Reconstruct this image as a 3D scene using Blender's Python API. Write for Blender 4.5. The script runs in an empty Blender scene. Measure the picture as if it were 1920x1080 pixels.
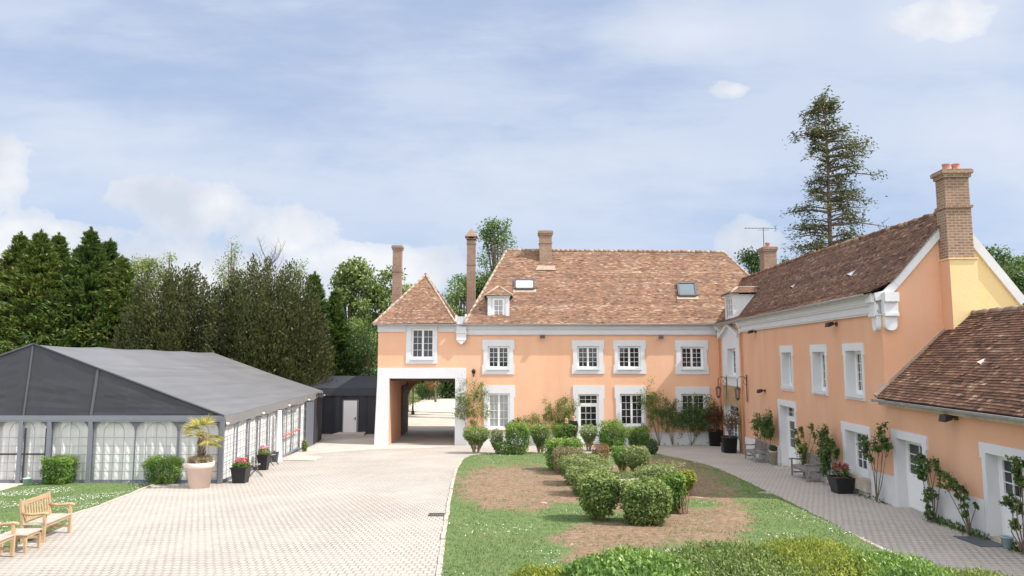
import bpy, math, random
import numpy as np
from mathutils import Vector, noise
random.seed(7); rng = np.random.default_rng(7)
V = Vector
scene = bpy.context.scene
COL = scene.collection
# ------------------------------------------------------------------ camera
FPX, HZ, CAMZ = 1300.0, 670.0, 5.2          # focal length and horizon in photograph pixels, eye height (m)
PITCH = math.atan((HZ - 540) / FPX)
cam_d = bpy.data.cameras.new('camera'); cam = bpy.data.objects.new('camera', cam_d); COL.objects.link(cam)
cam_d.sensor_width = 36; cam_d.lens = FPX / 1920 * 36; cam_d.clip_start = .1; cam_d.clip_end = 9000
cam.location = (0, 0, CAMZ); cam.rotation_euler = (math.pi / 2 + PITCH, 0, 0)
scene.camera = cam
C0 = V((0, 0, CAMZ)); FW = V((0, math.cos(PITCH), math.sin(PITCH))); UP = V((0, -math.sin(PITCH), math.cos(PITCH)))
def ray(px, py): return FW + V((1, 0, 0)) * ((px - 960) / FPX) + UP * ((540 - py) / FPX)
def to_px(p):
    d = V(p) - C0; w = d.dot(FW)
    return 960 + FPX * d.x / w, 540 - FPX * d.dot(UP) / w
# ------------------------------------------------------------------ sun, sky, exposure
SUN_TRAVEL = V((-.83, .26, -1)).normalized()
EL = math.asin(-SUN_TRAVEL.z); AZ = math.atan2(-SUN_TRAVEL.x, -SUN_TRAVEL.y)
sd = bpy.data.lights.new('sun', 'SUN'); sd.energy = 3.7; sd.angle = math.radians(.53); sd.color = (1, .95, .88)
sun = bpy.data.objects.new('sun', sd); COL.objects.link(sun)
sun.rotation_euler = SUN_TRAVEL.to_track_quat('-Z', 'Y').to_euler(); sun.location = (30, -10, 40)
scene.view_settings.view_transform = 'Standard'; scene.view_settings.look = 'None'
scene.view_settings.exposure = 0.6; scene.view_settings.gamma = 1
try: scene.cycles.max_bounces = 8; scene.cycles.transparent_max_bounces = 12; scene.cycles.sample_clamp_indirect = 6
except Exception: pass
SKY_STRENGTH = .1

class NT:                                     # tiny node helper
    def __init__(s, tree): s.t = tree
    def n(s, kind, **kw):
        nd = s.t.nodes.new(kind)
        for k, v in kw.items():
            if k.startswith('i_'):
                key = k[2:]; key = int(key) if key.isdigit() else key.replace('_', ' ')
                nd.inputs[key].default_value = v
            else: setattr(nd, k, v)
        return nd
    def l(s, a, b): s.t.links.new(a, b)
    def math(s, op, a, b=None, c=None, clamp=False):
        nd = s.t.nodes.new('ShaderNodeMath'); nd.operation = op; nd.use_clamp = clamp
        for i, x in enumerate((a, b, c)):
            if x is None: continue
            if isinstance(x, (int, float)): nd.inputs[i].default_value = x
            else: s.l(x, nd.inputs[i])
        return nd.outputs[0]
    def mix(s, fac, a, b, blend='MIX'):
        nd = s.t.nodes.new('ShaderNodeMix'); nd.data_type = 'RGBA'; nd.blend_type = blend
        for i, x in ((0, fac), (6, a), (7, b)):
            if isinstance(x, (int, float)): nd.inputs[i].default_value = x
            elif isinstance(x, tuple): nd.inputs[i].default_value = (*x[:3], 1)
            else: s.l(x, nd.inputs[i])
        return nd.outputs[2]
    def ramp(s, fac, stops, interp='LINEAR'):
        nd = s.t.nodes.new('ShaderNodeValToRGB'); cr = nd.color_ramp; cr.interpolation = interp
        while len(cr.elements) < len(stops): cr.elements.new(.5)
        for e, (p, c) in zip(cr.elements, stops):
            e.position = p; e.color = (*c[:3], 1) if isinstance(c, tuple) else (c, c, c, 1)
        s.l(fac, nd.inputs[0]); return nd.outputs[0]
    def noise(s, vec, scale, detail=4, rough=.55):
        nd = s.n('ShaderNodeTexNoise'); nd.inputs['Scale'].default_value = scale
        nd.inputs['Detail'].default_value = detail; nd.inputs['Roughness'].default_value = rough
        if vec is not None: s.l(vec, nd.inputs['Vector'])
        return nd.outputs[0]

def make_world():
    w = bpy.data.worlds.new('World'); scene.world = w; w.use_nodes = True
    t = NT(w.node_tree); w.node_tree.nodes.clear()
    out = t.n('ShaderNodeOutputWorld'); bg = t.n('ShaderNodeBackground'); bg.inputs[1].default_value = SKY_STRENGTH
    sky = t.n('ShaderNodeTexSky', sky_type='NISHITA', sun_disc=False, sun_elevation=EL, sun_rotation=AZ, altitude=150, air_density=1.0, dust_density=.6, ozone_density=1.6)
    tc = t.n('ShaderNodeTexCoord'); sep = t.n('ShaderNodeSeparateXYZ'); t.l(tc.outputs['Generated'], sep.inputs[0])
    X, Y, Z = sep.outputs
    ya = t.math('ADD', t.math('ABSOLUTE', Y), .12)
    u = t.math('DIVIDE', X, ya); v = t.math('DIVIDE', Z, ya)
    comb = t.n('ShaderNodeCombineXYZ'); t.l(u, comb.inputs[0]); t.l(v, comb.inputs[1]); uv = comb.outputs[0]
    # cirrus veils: long streaks
    mp = t.n('ShaderNodeMapping'); t.l(uv, mp.inputs[0]); mp.inputs['Rotation'].default_value = (0, 0, math.radians(-9)); mp.inputs['Scale'].default_value = (1.1, 5.2, 1)
    c1 = t.noise(mp.outputs[0], 1.6, 8, .6)
    mp2 = t.n('ShaderNodeMapping'); t.l(uv, mp2.inputs[0]); mp2.inputs['Rotation'].default_value = (0, 0, math.radians(14)); mp2.inputs['Scale'].default_value = (1.5, 4.0, 1); mp2.inputs['Location'].default_value = (3.1, 1.7, 0)
    c2 = t.noise(mp2.outputs[0], 1.1, 9, .62)
    cir = t.math('ADD', t.math('MULTIPLY', c1, .55), t.math('MULTIPLY', c2, .55))
    cir = t.ramp(cir, [(.42, 0.), (.62, 1.)], 'EASE')
    # cumulus heaps given as directions
    det = t.noise(uv, 7.5, 9, .6); det2 = t.noise(uv, 24, 5, .6)
    def blobs(lst):
        acc = None
        for (px, py, rx, ry) in lst:
            d = ray(px, py); cu, cv = d.x / (d.y + .12 * d.length), d.z / (d.y + .12 * d.length)
            du = t.math('MULTIPLY', t.math('SUBTRACT', u, cu), FPX / rx * 1.12); dv = t.math('MULTIPLY', t.math('SUBTRACT', v, cv), FPX / ry * 1.12)
            r = t.math('SQRT', t.math('ADD', t.math('MULTIPLY', du, du), t.math('MULTIPLY', dv, dv)))
            m = t.math('SUBTRACT', 1., r)
            acc = m if acc is None else t.math('SMOOTH_MAX', acc, m, .25)
        return acc
    heap = blobs([(-30, 300, 110, 90), (60, 450, 230, 60), (270, 365, 110, 52), (355, 395, 110, 60), (520, 440, 130, 55), (640, 490, 120, 45), (770, 500, 120, 52), (300, 520, 400, 80), (1374, 170, 46, 22), (1400, 455, 80, 42), (1775, 35, 95, 50)])
    edge = t.math('ADD', heap, t.math('MULTIPLY', t.math('SUBTRACT', det, .5), 2.3))
    edge = t.math('ADD', edge, t.math('MULTIPLY', t.math('SUBTRACT', det2, .5), .6))
    cum = t.ramp(edge, [(.06, 0.), (.17, .55), (.55, 1.)], 'LINEAR')
    soft = blobs([(1790, 30, 190, 120), (1880, 270, 260, 200), (250, 320, 420, 150), (1000, 330, 500, 110), (1300, 60, 300, 80)])
    soft = t.math('MULTIPLY', t.ramp(t.math('ADD', soft, t.math('SUBTRACT', det, .5)), [(.0, 0.), (1., 1.)]), .55)
    lit = t.ramp(t.noise(uv, 5.5, 6, .55), [(.38, (4.7, 5.15, 6.0)), (.6, (7.0, 7.1, 7.35))])
    col = t.mix(.72, sky.outputs[0], (3.75, 4.65, 6.6))
    col = t.mix(t.math('MULTIPLY', cir, .6), col, (5.2, 5.75, 6.9))
    col = t.mix(soft, col, (6.0, 6.4, 7.2))
    col = t.mix(t.math('MULTIPLY', cum, .8), col, lit)
    col = t.mix(1., col, (.94, .925, .895), 'MULTIPLY')
    # added bright cloud overhead and behind the camera, lifts shade, fades towards the view
    fill_cloud = t.n('ShaderNodeMapRange'); fill_cloud.inputs[1].default_value = .22; fill_cloud.inputs[2].default_value = -.35; t.l(t.math('SUBTRACT', Y, t.math('MULTIPLY', t.math('SUBTRACT', Z, .55), .9)), fill_cloud.inputs[0])
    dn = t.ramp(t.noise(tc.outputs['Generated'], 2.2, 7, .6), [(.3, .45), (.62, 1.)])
    col = t.mix(t.math('MULTIPLY', fill_cloud.outputs[0], t.math('MULTIPLY', dn, t.math('GREATER_THAN', Z, -.02))), col, (12.5, 12.6, 13.2))
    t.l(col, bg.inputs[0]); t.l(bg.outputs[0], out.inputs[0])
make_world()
# ------------------------------------------------------------------ ground shape and frames
SLOPE = .0405                                  # the court falls 4 % towards the farmhouse
def zg(y): return max(0., (42 - y) * SLOPE)
def ground(px, py, up=0.):
    d = ray(px, py)
    t = (42 * SLOPE + up - CAMZ) / (d.z + SLOPE * d.y)
    if t * d.y > 42 or t < 0: t = (up - CAMZ) / d.z
    return C0 + d * t
class Frame:                                   # a wall: a along it (to the right seen from outside), z up, b outwards
    def __init__(s, o, u):
        s.o = V(o); s.u = V((u[0], u[1], 0)).normalized(); s.nv = V((s.u.y, -s.u.x, 0))
    def P(s, a, z, b=0.): return s.o + s.u * a + s.nv * b + V((0, 0, z))
    def hit(s, px, py, b=0.):
        d = ray(px, py); t = (s.o + s.nv * b - C0).dot(s.nv) / d.dot(s.nv); p = C0 + d * t
        return (p - s.o).dot(s.u), p.z
    def x(s, px, b=0.): return s.hit(px, HZ, b)[0]
FA = Frame((0, 42, 0), (1, 0))                 # farmhouse front
WD = V((-.0554, -1, 0)).normalized()
WI = Frame((12.44, 42, 0), (WD.x, WD.y))       # wing front, a grows towards the camera
# ------------------------------------------------------------------ mesh builder
WLOC = {}
class MB:
    def __init__(s): s.v = []; s.f = []; s.t = []; s.s = []
    def poly(s, pts, tint=.5, smooth=False):
        i = len(s.v); s.v += [tuple(p) for p in pts]; s.f.append(tuple(range(i, i + len(pts)))); s.t.append(tint); s.s.append(smooth)
    def box(s, fr, a0, a1, z0, z1, b0, b1, tint=.5):
        P = fr.P
        c = [P(a0, z0, b1), P(a1, z0, b1), P(a1, z1, b1), P(a0, z1, b1), P(a0, z0, b0), P(a1, z0, b0), P(a1, z1, b0), P(a0, z1, b0)]
        s.hexa(c, tint)
    def hexa(s, c, tint=.5):
        i = len(s.v); s.v += [tuple(p) for p in c]
        for f in ((0, 1, 2, 3), (5, 4, 7, 6), (4, 0, 3, 7), (1, 5, 6, 2), (3, 2, 6, 7), (4, 5, 1, 0)):
            s.f.append(tuple(i + k for k in f)); s.t.append(tint); s.s.append(False)
    def beam(s, p, q, w, h, up=V((0, 0, 1)), tint=.5):
        p, q = V(p), V(q); d = (q - p).normalized(); side = d.cross(up)
        if side.length < 1e-4: side = d.cross(V((1, 0, 0)))
        side.normalize(); u2 = side.cross(d)
        A = side * (w / 2); B = u2 * (h / 2)
        s.hexa([p - A - B, p + A - B, p + A + B, p - A + B, q - A - B, q + A - B, q + A + B, q - A + B], tint)
    def tube(s, pts, r, n=6, tint=.5, cap=True):
        pts = [V(p) for p in pts]; rs = r if isinstance(r, (list, tuple)) else [r] * len(pts)
        i0 = len(s.v)
        for k, p in enumerate(pts):
            d = (pts[min(k + 1, len(pts) - 1)] - pts[max(k - 1, 0)]).normalized()
            a = d.cross(V((0, 0, 1)) if abs(d.z) < .9 else V((1, 0, 0))).normalized(); b = d.cross(a)
            for j in range(n):
                th = 2 * math.pi * j / n; s.v.append(tuple(p + (a * math.cos(th) + b * math.sin(th)) * rs[k]))
        for k in range(len(pts) - 1):
            for j in range(n):
                s.f.append((i0 + k * n + j, i0 + k * n + (j + 1) % n, i0 + (k + 1) * n + (j + 1) % n, i0 + (k + 1) * n + j)); s.t.append(tint); s.s.append(n > 5)
        if cap:
            s.f.append(tuple(i0 + j for j in range(n))[::-1]); s.t.append(tint); s.s.append(False)
            e = i0 + (len(pts) - 1) * n; s.f.append(tuple(e + j for j in range(n))); s.t.append(tint); s.s.append(False)
    def lathe(s, c, prof, n=20, tint=.5, sq=False):
        c = V(c); i0 = len(s.v)
        for (r, z) in prof:
            for j in range(n):
                th = 2 * math.pi * (j + .5) / n; k = 1.
                if sq: k = 1 / max(abs(math.cos(th)), abs(math.sin(th)))
                s.v.append((c.x + r * k * math.cos(th), c.y + r * k * math.sin(th), c.z + z))
        for k in range(len(prof) - 1):
            for j in range(n):
                s.f.append((i0 + k * n + j, i0 + k * n + (j + 1) % n, i0 + (k + 1) * n + (j + 1) % n, i0 + (k + 1) * n + j)); s.t.append(tint); s.s.append(not sq)
    def prism(s, fr, pts, b0, b1, tint=.5):     # polygon (a,z) counter-clockwise seen from outside
        s.poly([fr.P(a, z, b1) for a, z in pts], tint); s.poly([fr.P(a, z, b0) for a, z in pts][::-1], tint)
        for k in range(len(pts)):
            (a, z), (c, w) = pts[k], pts[(k + 1) % len(pts)]
            s.poly([fr.P(a, z, b0), fr.P(c, w, b0), fr.P(c, w, b1), fr.P(a, z, b1)], tint)
    def build(s, name, mat, parent=None, **props):
        off = WLOC.get(parent.name, V((0, 0, 0))) if parent else V((0, 0, 0))
        me = bpy.data.meshes.new(name)
        vv = np.array(s.v, dtype=np.float64).reshape(-1, 3) - np.array(off)
        me.from_pydata(vv.tolist(), [], s.f)
        me.polygons.foreach_set('use_smooth', s.s)
        at = me.attributes.new('tint', 'FLOAT', 'FACE'); at.data.foreach_set('value', s.t)
        uvl = me.uv_layers.new(name='UVMap'); uvs = []
        for p in me.polygons:
            n = p.normal; ux = V((-n.y, n.x, 0)) if abs(n.z) < .985 else V((1, 0, 0))
            ux.normalize(); uy = n.cross(ux)
            for vi in p.vertices:
                co = V(s.v[vi]); uvs += [co.dot(ux), co.dot(uy)]
        uvl.data.foreach_set('uv', uvs)
        me.materials.append(mat)
        return link(name, me, parent, off, **props)
def link(name, me, parent=None, off=None, **props):
    o = bpy.data.objects.new(name, me); COL.objects.link(o)
    if parent: o.parent = parent; WLOC[o.name] = off if off is not None else V((0, 0, 0))
    else: WLOC[o.name] = V((0, 0, 0))
    for k, v in props.items(): o[k] = v
    return o
def thing(name, label, cat, loc=(0, 0, 0), group=None):
    o = bpy.data.objects.new(name, None); COL.objects.link(o); o.location = loc; o.empty_display_size = .2
    o['label'] = label; o['category'] = cat
    if group: o['group'] = group
    WLOC[o.name] = V(loc); return o
def copy_thing(root, loc, rz=0., scale=1., label=None):
    r = root.copy(); COL.objects.link(r); r.location = loc; r.rotation_euler = (0, 0, rz); r.scale = (scale,) * 3 if not isinstance(scale, tuple) else scale
    if label: r['label'] = label
    for ch in list(root.children):
        c = ch.copy(); COL.objects.link(c); c.parent = r
        for g in ch.children:
            d = g.copy(); COL.objects.link(d); d.parent = c
    return r
# ------------------------------------------------------------------ materials
def new_mat(name):
    m = bpy.data.materials.new(name); m.use_nodes = True; m.node_tree.nodes.clear(); t = NT(m.node_tree)
    out = t.n('ShaderNodeOutputMaterial'); b = t.n('ShaderNodeBsdfPrincipled'); t.l(b.outputs[0], out.inputs[0])
    return m, t, b, out
def pbr(name, col, rough=.7, var=.12, scale=3., bump=0., bscale=40., metal=0., spec=.4, dirt_or_reflection=None):
    m, t, b, out = new_mat(name); tc = t.n('ShaderNodeTexCoord'); ob = tc.outputs['Object']
    n1 = t.noise(ob, scale, 5); n2 = t.noise(ob, scale * 9, 3)
    f = t.math('ADD', t.math('MULTIPLY', n1, .7), t.math('MULTIPLY', n2, .3))
    lo = tuple(c * (1 - var) for c in col); hi = tuple(min(1, c * (1 + var)) for c in col)
    c = t.ramp(f, [(.3, lo), (.7, hi)])
    if dirt_or_reflection:
        d = t.ramp(t.noise(ob, scale * .6, 8, .65), [(.5, 0.), (.75, 1.)]); c = t.mix(t.math('MULTIPLY', d, dirt_or_reflection[1]), c, dirt_or_reflection[0])
    t.l(c, b.inputs['Base Color']); b.inputs['Roughness'].default_value = rough; b.inputs['Metallic'].default_value = metal
    b.inputs['Specular IOR Level'].default_value = spec
    if bump:
        bp = t.n('ShaderNodeBump'); bp.inputs['Strength'].default_value = bump; bp.inputs['Distance'].default_value = .02
        t.l(t.noise(ob, bscale, 4), bp.inputs['Height']); t.l(bp.outputs[0], b.inputs['Normal'])
    return m
def stucco(name, col, col2, stain):
    m, t, b, out = new_mat(name); tc = t.n('ShaderNodeTexCoord'); ob = tc.outputs['Object']
    mp = t.n('ShaderNodeMapping'); t.l(ob, mp.inputs[0]); mp.inputs['Scale'].default_value = (1.3, 1.3, .17)
    streak = t.ramp(t.noise(mp.outputs[0], 1.0, 7, .62), [(.42, 0.), (.72, 1.)])
    blot = t.ramp(t.noise(ob, .5, 6, .6), [(.35, 0.), (.68, 1.)])
    c = t.mix(blot, col, col2)
    c = t.mix(t.math('MULTIPLY', streak, .5), c, stain)
    c = t.mix(t.math('MULTIPLY', t.noise(ob, 14, 4), .22), c, tuple(x * .72 for x in col))
    t.l(c, b.inputs['Base Color']); b.inputs['Roughness'].default_value = .9; b.inputs['Specular IOR Level'].default_value = .2
    bp = t.n('ShaderNodeBump'); bp.inputs['Strength'].default_value = .35; bp.inputs['Distance'].default_value = .015
    t.l(t.math('ADD', t.noise(ob, 45, 4), t.math('MULTIPLY', t.noise(ob, 3, 3), 1.5)), bp.inputs['Height']); t.l(bp.outputs[0], b.inputs['Normal'])
    return m
def tile_mat(name, stops, patch, moss):
    m, t, b, out = new_mat(name); tc = t.n('ShaderNodeTexCoord'); ob = tc.outputs['Object']
    at = t.n('ShaderNodeAttribute', attribute_name='tint')
    f = t.math('ADD', at.outputs['Fac'], t.math('MULTIPLY', t.math('SUBTRACT', t.noise(ob, .55, 5, .6), .5), .55))
    c = t.ramp(f, stops)
    c = t.mix(t.math('MULTIPLY', t.ramp(t.noise(ob, 6, 5, .65), [(.45, 0.), (.7, 1.)]), .5), c, patch)
    c = t.mix(t.math('MULTIPLY', t.ramp(t.noise(ob, .8, 8, .7), [(.52, 0.), (.7, 1.)]), .55), c, moss)
    t.l(c, b.inputs['Base Color']); b.inputs['Roughness'].default_value = .88; b.inputs['Specular IOR Level'].default_value = .2
    bp = t.n('ShaderNodeBump'); bp.inputs['Strength'].default_value = .5; bp.inputs['Distance'].default_value = .01
    t.l(t.noise(ob, 60, 3), bp.inputs['Height']); t.l(bp.outputs[0], b.inputs['Normal'])
    return m
def brick_mat(name, c1, c2, mortar, bw=.22, bh=.07, ms=.012, var=.5, bump=.6, distort=0., extra=None):
    m, t, b, out = new_mat(name); uvn = t.n('ShaderNodeUVMap'); tc = t.n('ShaderNodeTexCoord'); vec = uvn.outputs[0]
    if distort:
        ns = t.n('ShaderNodeTexNoise'); ns.inputs['Scale'].default_value = 2.2; t.l(vec, ns.inputs['Vector'])
        sc = t.n('ShaderNodeVectorMath', operation='SCALE'); t.l(ns.outputs[1], sc.inputs[0]); sc.inputs['Scale'].default_value = distort
        ad = t.n('ShaderNodeVectorMath', operation='ADD'); t.l(vec, ad.inputs[0]); t.l(sc.outputs[0], ad.inputs[1]); vec = ad.outputs[0]
    br = t.n('ShaderNodeTexBrick'); t.l(vec, br.inputs['Vector'])
    br.inputs['Scale'].default_value = 1; br.inputs['Brick Width'].default_value = bw; br.inputs['Row Height'].default_value = bh
    br.inputs['Mortar Size'].default_value = ms; br.inputs['Mortar Smooth'].default_value = .25; br.inputs['Bias'].default_value = 0
    br.inputs['Color1'].default_value = (*c1, 1); br.inputs['Color2'].default_value = (*c2, 1); br.inputs['Mortar'].default_value = (*mortar, 1)
    c = br.outputs['Color']
    n = t.noise(tc.outputs['Object'], 1.1, 7, .62)
    c = t.mix(t.math('MULTIPLY', t.ramp(n, [(.35, 0.), (.7, 1.)]), var), c, tuple(x * .62 for x in c2))
    c = t.mix(t.math('MULTIPLY', t.noise(tc.outputs['Object'], 30, 3), .3), c, tuple(x * .7 for x in c1))
    if extra: c = extra(t, tc, c)
    t.l(c, b.inputs['Base Color']); b.inputs['Roughness'].default_value = .85; b.inputs['Specular IOR Level'].default_value = .25
    bp = t.n('ShaderNodeBump'); bp.inputs['Strength'].default_value = bump; bp.inputs['Distance'].default_value = .012
    h = t.math('SUBTRACT', t.math('MULTIPLY', t.noise(tc.outputs['Object'], 25, 4), .4), br.outputs['Fac']); t.l(h, bp.inputs['Height']); t.l(bp.outputs[0], b.inputs['Normal'])
    return m
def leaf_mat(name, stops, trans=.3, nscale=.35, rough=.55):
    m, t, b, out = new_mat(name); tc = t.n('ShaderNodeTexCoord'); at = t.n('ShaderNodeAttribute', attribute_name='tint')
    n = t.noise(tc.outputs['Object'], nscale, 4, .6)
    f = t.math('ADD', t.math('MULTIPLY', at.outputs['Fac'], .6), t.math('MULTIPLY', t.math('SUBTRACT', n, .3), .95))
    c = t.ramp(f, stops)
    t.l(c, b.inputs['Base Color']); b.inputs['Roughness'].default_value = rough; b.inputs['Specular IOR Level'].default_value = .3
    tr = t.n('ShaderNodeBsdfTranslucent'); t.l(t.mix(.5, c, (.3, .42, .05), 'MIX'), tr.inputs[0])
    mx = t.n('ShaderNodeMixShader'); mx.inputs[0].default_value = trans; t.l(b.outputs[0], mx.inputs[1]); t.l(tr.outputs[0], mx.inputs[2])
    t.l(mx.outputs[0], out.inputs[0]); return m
def tint_mat(name, stops, rough=.7):
    m, t, b, out = new_mat(name); at = t.n('ShaderNodeAttribute', attribute_name='tint')
    t.l(t.ramp(at.outputs['Fac'], stops), b.inputs['Base Color']); b.inputs['Roughness'].default_value = rough; return m
M = {}
M['orange'] = stucco('orange_render', (.80, .455, .28), (.83, .51, .345), (.68, .40, .27))
M['orange_worn'] = stucco('worn_orange_render', (.74, .405, .25), (.77, .455, .30), (.57, .36, .25))
M['yellow'] = stucco('yellow_render', (.82, .62, .30), (.84, .66, .36), (.74, .58, .33))
M['white'] = pbr('white_paint', (.67, .675, .69), .6, .05, 2, .15, 60, dirt_or_reflection=((.62, .61, .58), .35))
M['plinth'] = pbr('white_plinth_paint', (.66, .665, .675), .75, .07, 1.5, .25, 40, dirt_or_reflection=((.5, .47, .42), .4))
M['sash'] = pbr('white_window_paint', (.82, .82, .81), .35, .03, 5)
M['glass'] = pbr('dark_window_glass', (.018, .02, .024), .03, .3, 1.3, spec=.7, dirt_or_reflection=((.11, .115, .12), .8))  # grey blotches in the colour stand in for varied reflections
M['glass_curtain'] = pbr('curtained_window_glass', (.36, .37, .37), .12, .2, 2.5, spec=.6)
M['glass_blue'] = pbr('roof_window_glass', (.15, .18, .20), .25, .1, 1, spec=.25)
M['blind'] = pbr('white_blind', (.82, .84, .87), .3, .03, 2)
M['zinc'] = pbr('zinc', (.42, .43, .45), .45, .2, 4, .1, 20, metal=.4)
M['iron'] = pbr('dark_iron', (.035, .03, .028), .55, .3, 8, .2, 60)
M['rust'] = pbr('rusty_iron', (.10, .06, .04), .7, .4, 12, .3, 60)
M['pipe'] = pbr('orange_painted_pipe', (.58, .28, .15), .5, .1, 4)
M['stone'] = pbr('weathered_stone', (.46, .40, .31), .9, .3, 3, .5, 18, dirt_or_reflection=((.25, .22, .18), .6))
M['sandstone'] = brick_mat('sandstone_blocks', (.50, .36, .19), (.40, .24, .13), (.38, .32, .24), .55, .34, .02, .5)
M['mortar'] = pbr('mortar', (.40, .31, .24), .95, .25, 5, .6, 30, dirt_or_reflection=((.33, .26, .2), .5))
M['tiles'] = tile_mat('red_roof_tiles', [(.0, (.085, .055, .042)), (.28, (.165, .094, .064)), (.5, (.235, .128, .08)), (.72, (.31, .185, .115)), (1., (.43, .34, .26))], (.30, .20, .155), (.19, .14, .115))
M['tiles_dark'] = tile_mat('brown_roof_tiles', [(.0, (.06, .035, .028)), (.3, (.13, .072, .052)), (.55, (.19, .10, .068)), (.8, (.29, .16, .10)), (1., (.44, .31, .21))], (.15, .10, .075), (.12, .095, .075))
M['brick'] = brick_mat('red_brick', (.34, .19, .125), (.20, .105, .075), (.42, .35, .29), .24, .088, .018, .35)
M['brick_pale'] = brick_mat('pale_worn_brick', (.38, .23, .145), (.25, .14, .09), (.43, .36, .29), .23, .085, .017, .35)
M['mortar_tile'] = tile_mat('mortared_ridge_tiles', [(.0, (.17, .11, .08)), (.5, (.29, .195, .14)), (1., (.42, .34, .27))], (.34, .28, .22), (.25, .2, .16))
M['terracotta'] = pbr('terracotta', (.48, .22, .15), .7, .2, 5, .2, 40)
M['pink_pot'] = pbr('pale_terracotta', (.74, .58, .51), .8, .08, 4, .15, 50)
M['black_plastic'] = pbr('black_plastic', (.016, .016, .018), .4, .3, 6, .1, 40)
M['grey_plastic'] = pbr('grey_plastic', (.09, .095, .105), .5, .1, 6)
M['teal_plastic'] = pbr('pale_blue_plastic', (.36, .50, .53), .5, .08, 6)
M['teak'] = pbr('honey_teak', (.47, .325, .19), .6, .25, 7, .3, 50)
M['teak_top'] = pbr('silvered_teak', (.50, .42, .36), .75, .2, 6, .3, 50)
M['old_wood'] = pbr('weathered_grey_wood', (.25, .22, .205), .85, .25, 8, .4, 50)
M['dark_wood'] = pbr('dark_gate_wood', (.10, .065, .045), .8, .3, 5, .4, 30)
M['bark'] = pbr('grey_brown_bark', (.16, .12, .09), .95, .4, 6, .8, 18)
M['twig'] = pbr('pale_twigs', (.30, .21, .145), .9, .3, 10)
M['stem_dark'] = pbr('rose_stems', (.17, .13, .09), .9, .3, 10)
M['tent_grey'] = pbr('grey_tent_fabric', (.20, .195, .195), .42, .1, 1.2, .12, 6, spec=.5)
def tent_roof_mat():
    m, t, b, out = new_mat('grey_tent_roof'); tc = t.n('ShaderNodeTexCoord'); ob = tc.outputs['Object']
    mp = t.n('ShaderNodeMapping'); t.l(ob, mp.inputs[0]); mp.inputs['Rotation'].default_value = (0, 0, math.radians(-4.8)); mp.inputs['Scale'].default_value = (2.2, .14, 1)
    st = t.noise(mp.outputs[0], 1.2, 7, .62)
    c = t.ramp(t.math('ADD', t.math('MULTIPLY', st, .7), t.math('MULTIPLY', t.noise(ob, .5, 6, .6), .3)), [(.34, (.145, .142, .146)), (.5, (.168, .164, .167)), (.66, (.20, .195, .196))])
    t.l(c, b.inputs['Base Color']); b.inputs['Roughness'].default_value = .45
    bp = t.n('ShaderNodeBump'); bp.inputs['Strength'].default_value = .35; bp.inputs['Distance'].default_value = .05; t.l(st, bp.inputs['Height']); t.l(bp.outputs[0], b.inputs['Normal']); return m
M['tent_roof'] = tent_roof_mat()
M['tent_dark'] = pbr('dark_grey_tent_fabric', (.044, .046, .056), .5, .12, 1.5, .15, 5)
M['tent_seam'] = pbr('tent_seam_fabric', (.10, .10, .112), .5, .1, 3)
M['tent_side'] = pbr('blue_grey_tent_fabric', (.135, .15, .18), .5, .06, 2, .1, 8)
M['tent_black'] = pbr('anthracite_tent_fabric', (.035, .036, .045), .5, .15, 1.5, .3, 4)
M['alu'] = pbr('grey_aluminium', (.20, .215, .245), .4, .06, 4, metal=.3)
M['bar'] = pbr('grey_window_bars', (.24, .255, .28), .5, .05, 5)
M['curtain'] = pbr('white_curtain', (.78, .77, .74), .85, .05, 3)
M['dark_bar'] = pbr('dark_door_rail', (.03, .03, .035), .5, .1, 5)
M['red'] = pbr('red_push_bar', (.5, .15, .12), .5, .1, 5)
M['concrete'] = pbr('pale_concrete', (.50, .45, .40), .9, .12, 1.2, .3, 20, dirt_or_reflection=((.34, .30, .26), .5))
M['gravel'] = pbr('pale_gravel_road', (.56, .49, .41), .95, .18, 1.0, .6, 30, dirt_or_reflection=((.42, .37, .30), .5))
M['edge'] = pbr('edging_stone', (.48, .43, .36), .9, .2, 4, .4, 20)
M['soil'] = pbr('soil', (.20, .13, .085), .95, .4, 4, .8, 15)
def pvc():
    m, t, b, out = new_mat('clear_tent_window'); tr = t.n('ShaderNodeBsdfTransparent'); gl = t.n('ShaderNodeBsdfGlossy')
    tr.inputs[0].default_value = (.93, .94, .95, 1); gl.inputs['Roughness'].default_value = .12
    mx = t.n('ShaderNodeMixShader'); mx.inputs[0].default_value = .07; t.l(tr.outputs[0], mx.inputs[1]); t.l(gl.outputs[0], mx.inputs[2]); t.l(mx.outputs[0], out.inputs[0]); return m
M['pvc'] = pvc()
def moss_joint(t, tc, c):
    k = t.ramp(t.noise(tc.outputs['Object'], .28, 6, .6), [(.45, 0.), (.75, 1.)])
    c = t.mix(t.math('MULTIPLY', k, .42), c, (.33, .285, .215))
    k3 = t.ramp(t.noise(tc.outputs['Object'], .55, 8, .7), [(.46, 0.), (.62, 1.)]); c = t.mix(t.math('MULTIPLY', k3, .42), c, (.495, .46, .42))
    k2 = t.ramp(t.noise(tc.outputs['Object'], .11, 7, .65), [(.4, 0.), (.62, 1.)])
    return t.mix(t.math('MULTIPLY', k2, .3), c, (.55, .50, .45))
M['paving'] = brick_mat('court_pavers', (.52, .475, .425), (.445, .40, .35), (.165, .135, .105), .165, .185, .015, .4, .8, .06, moss_joint)
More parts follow.
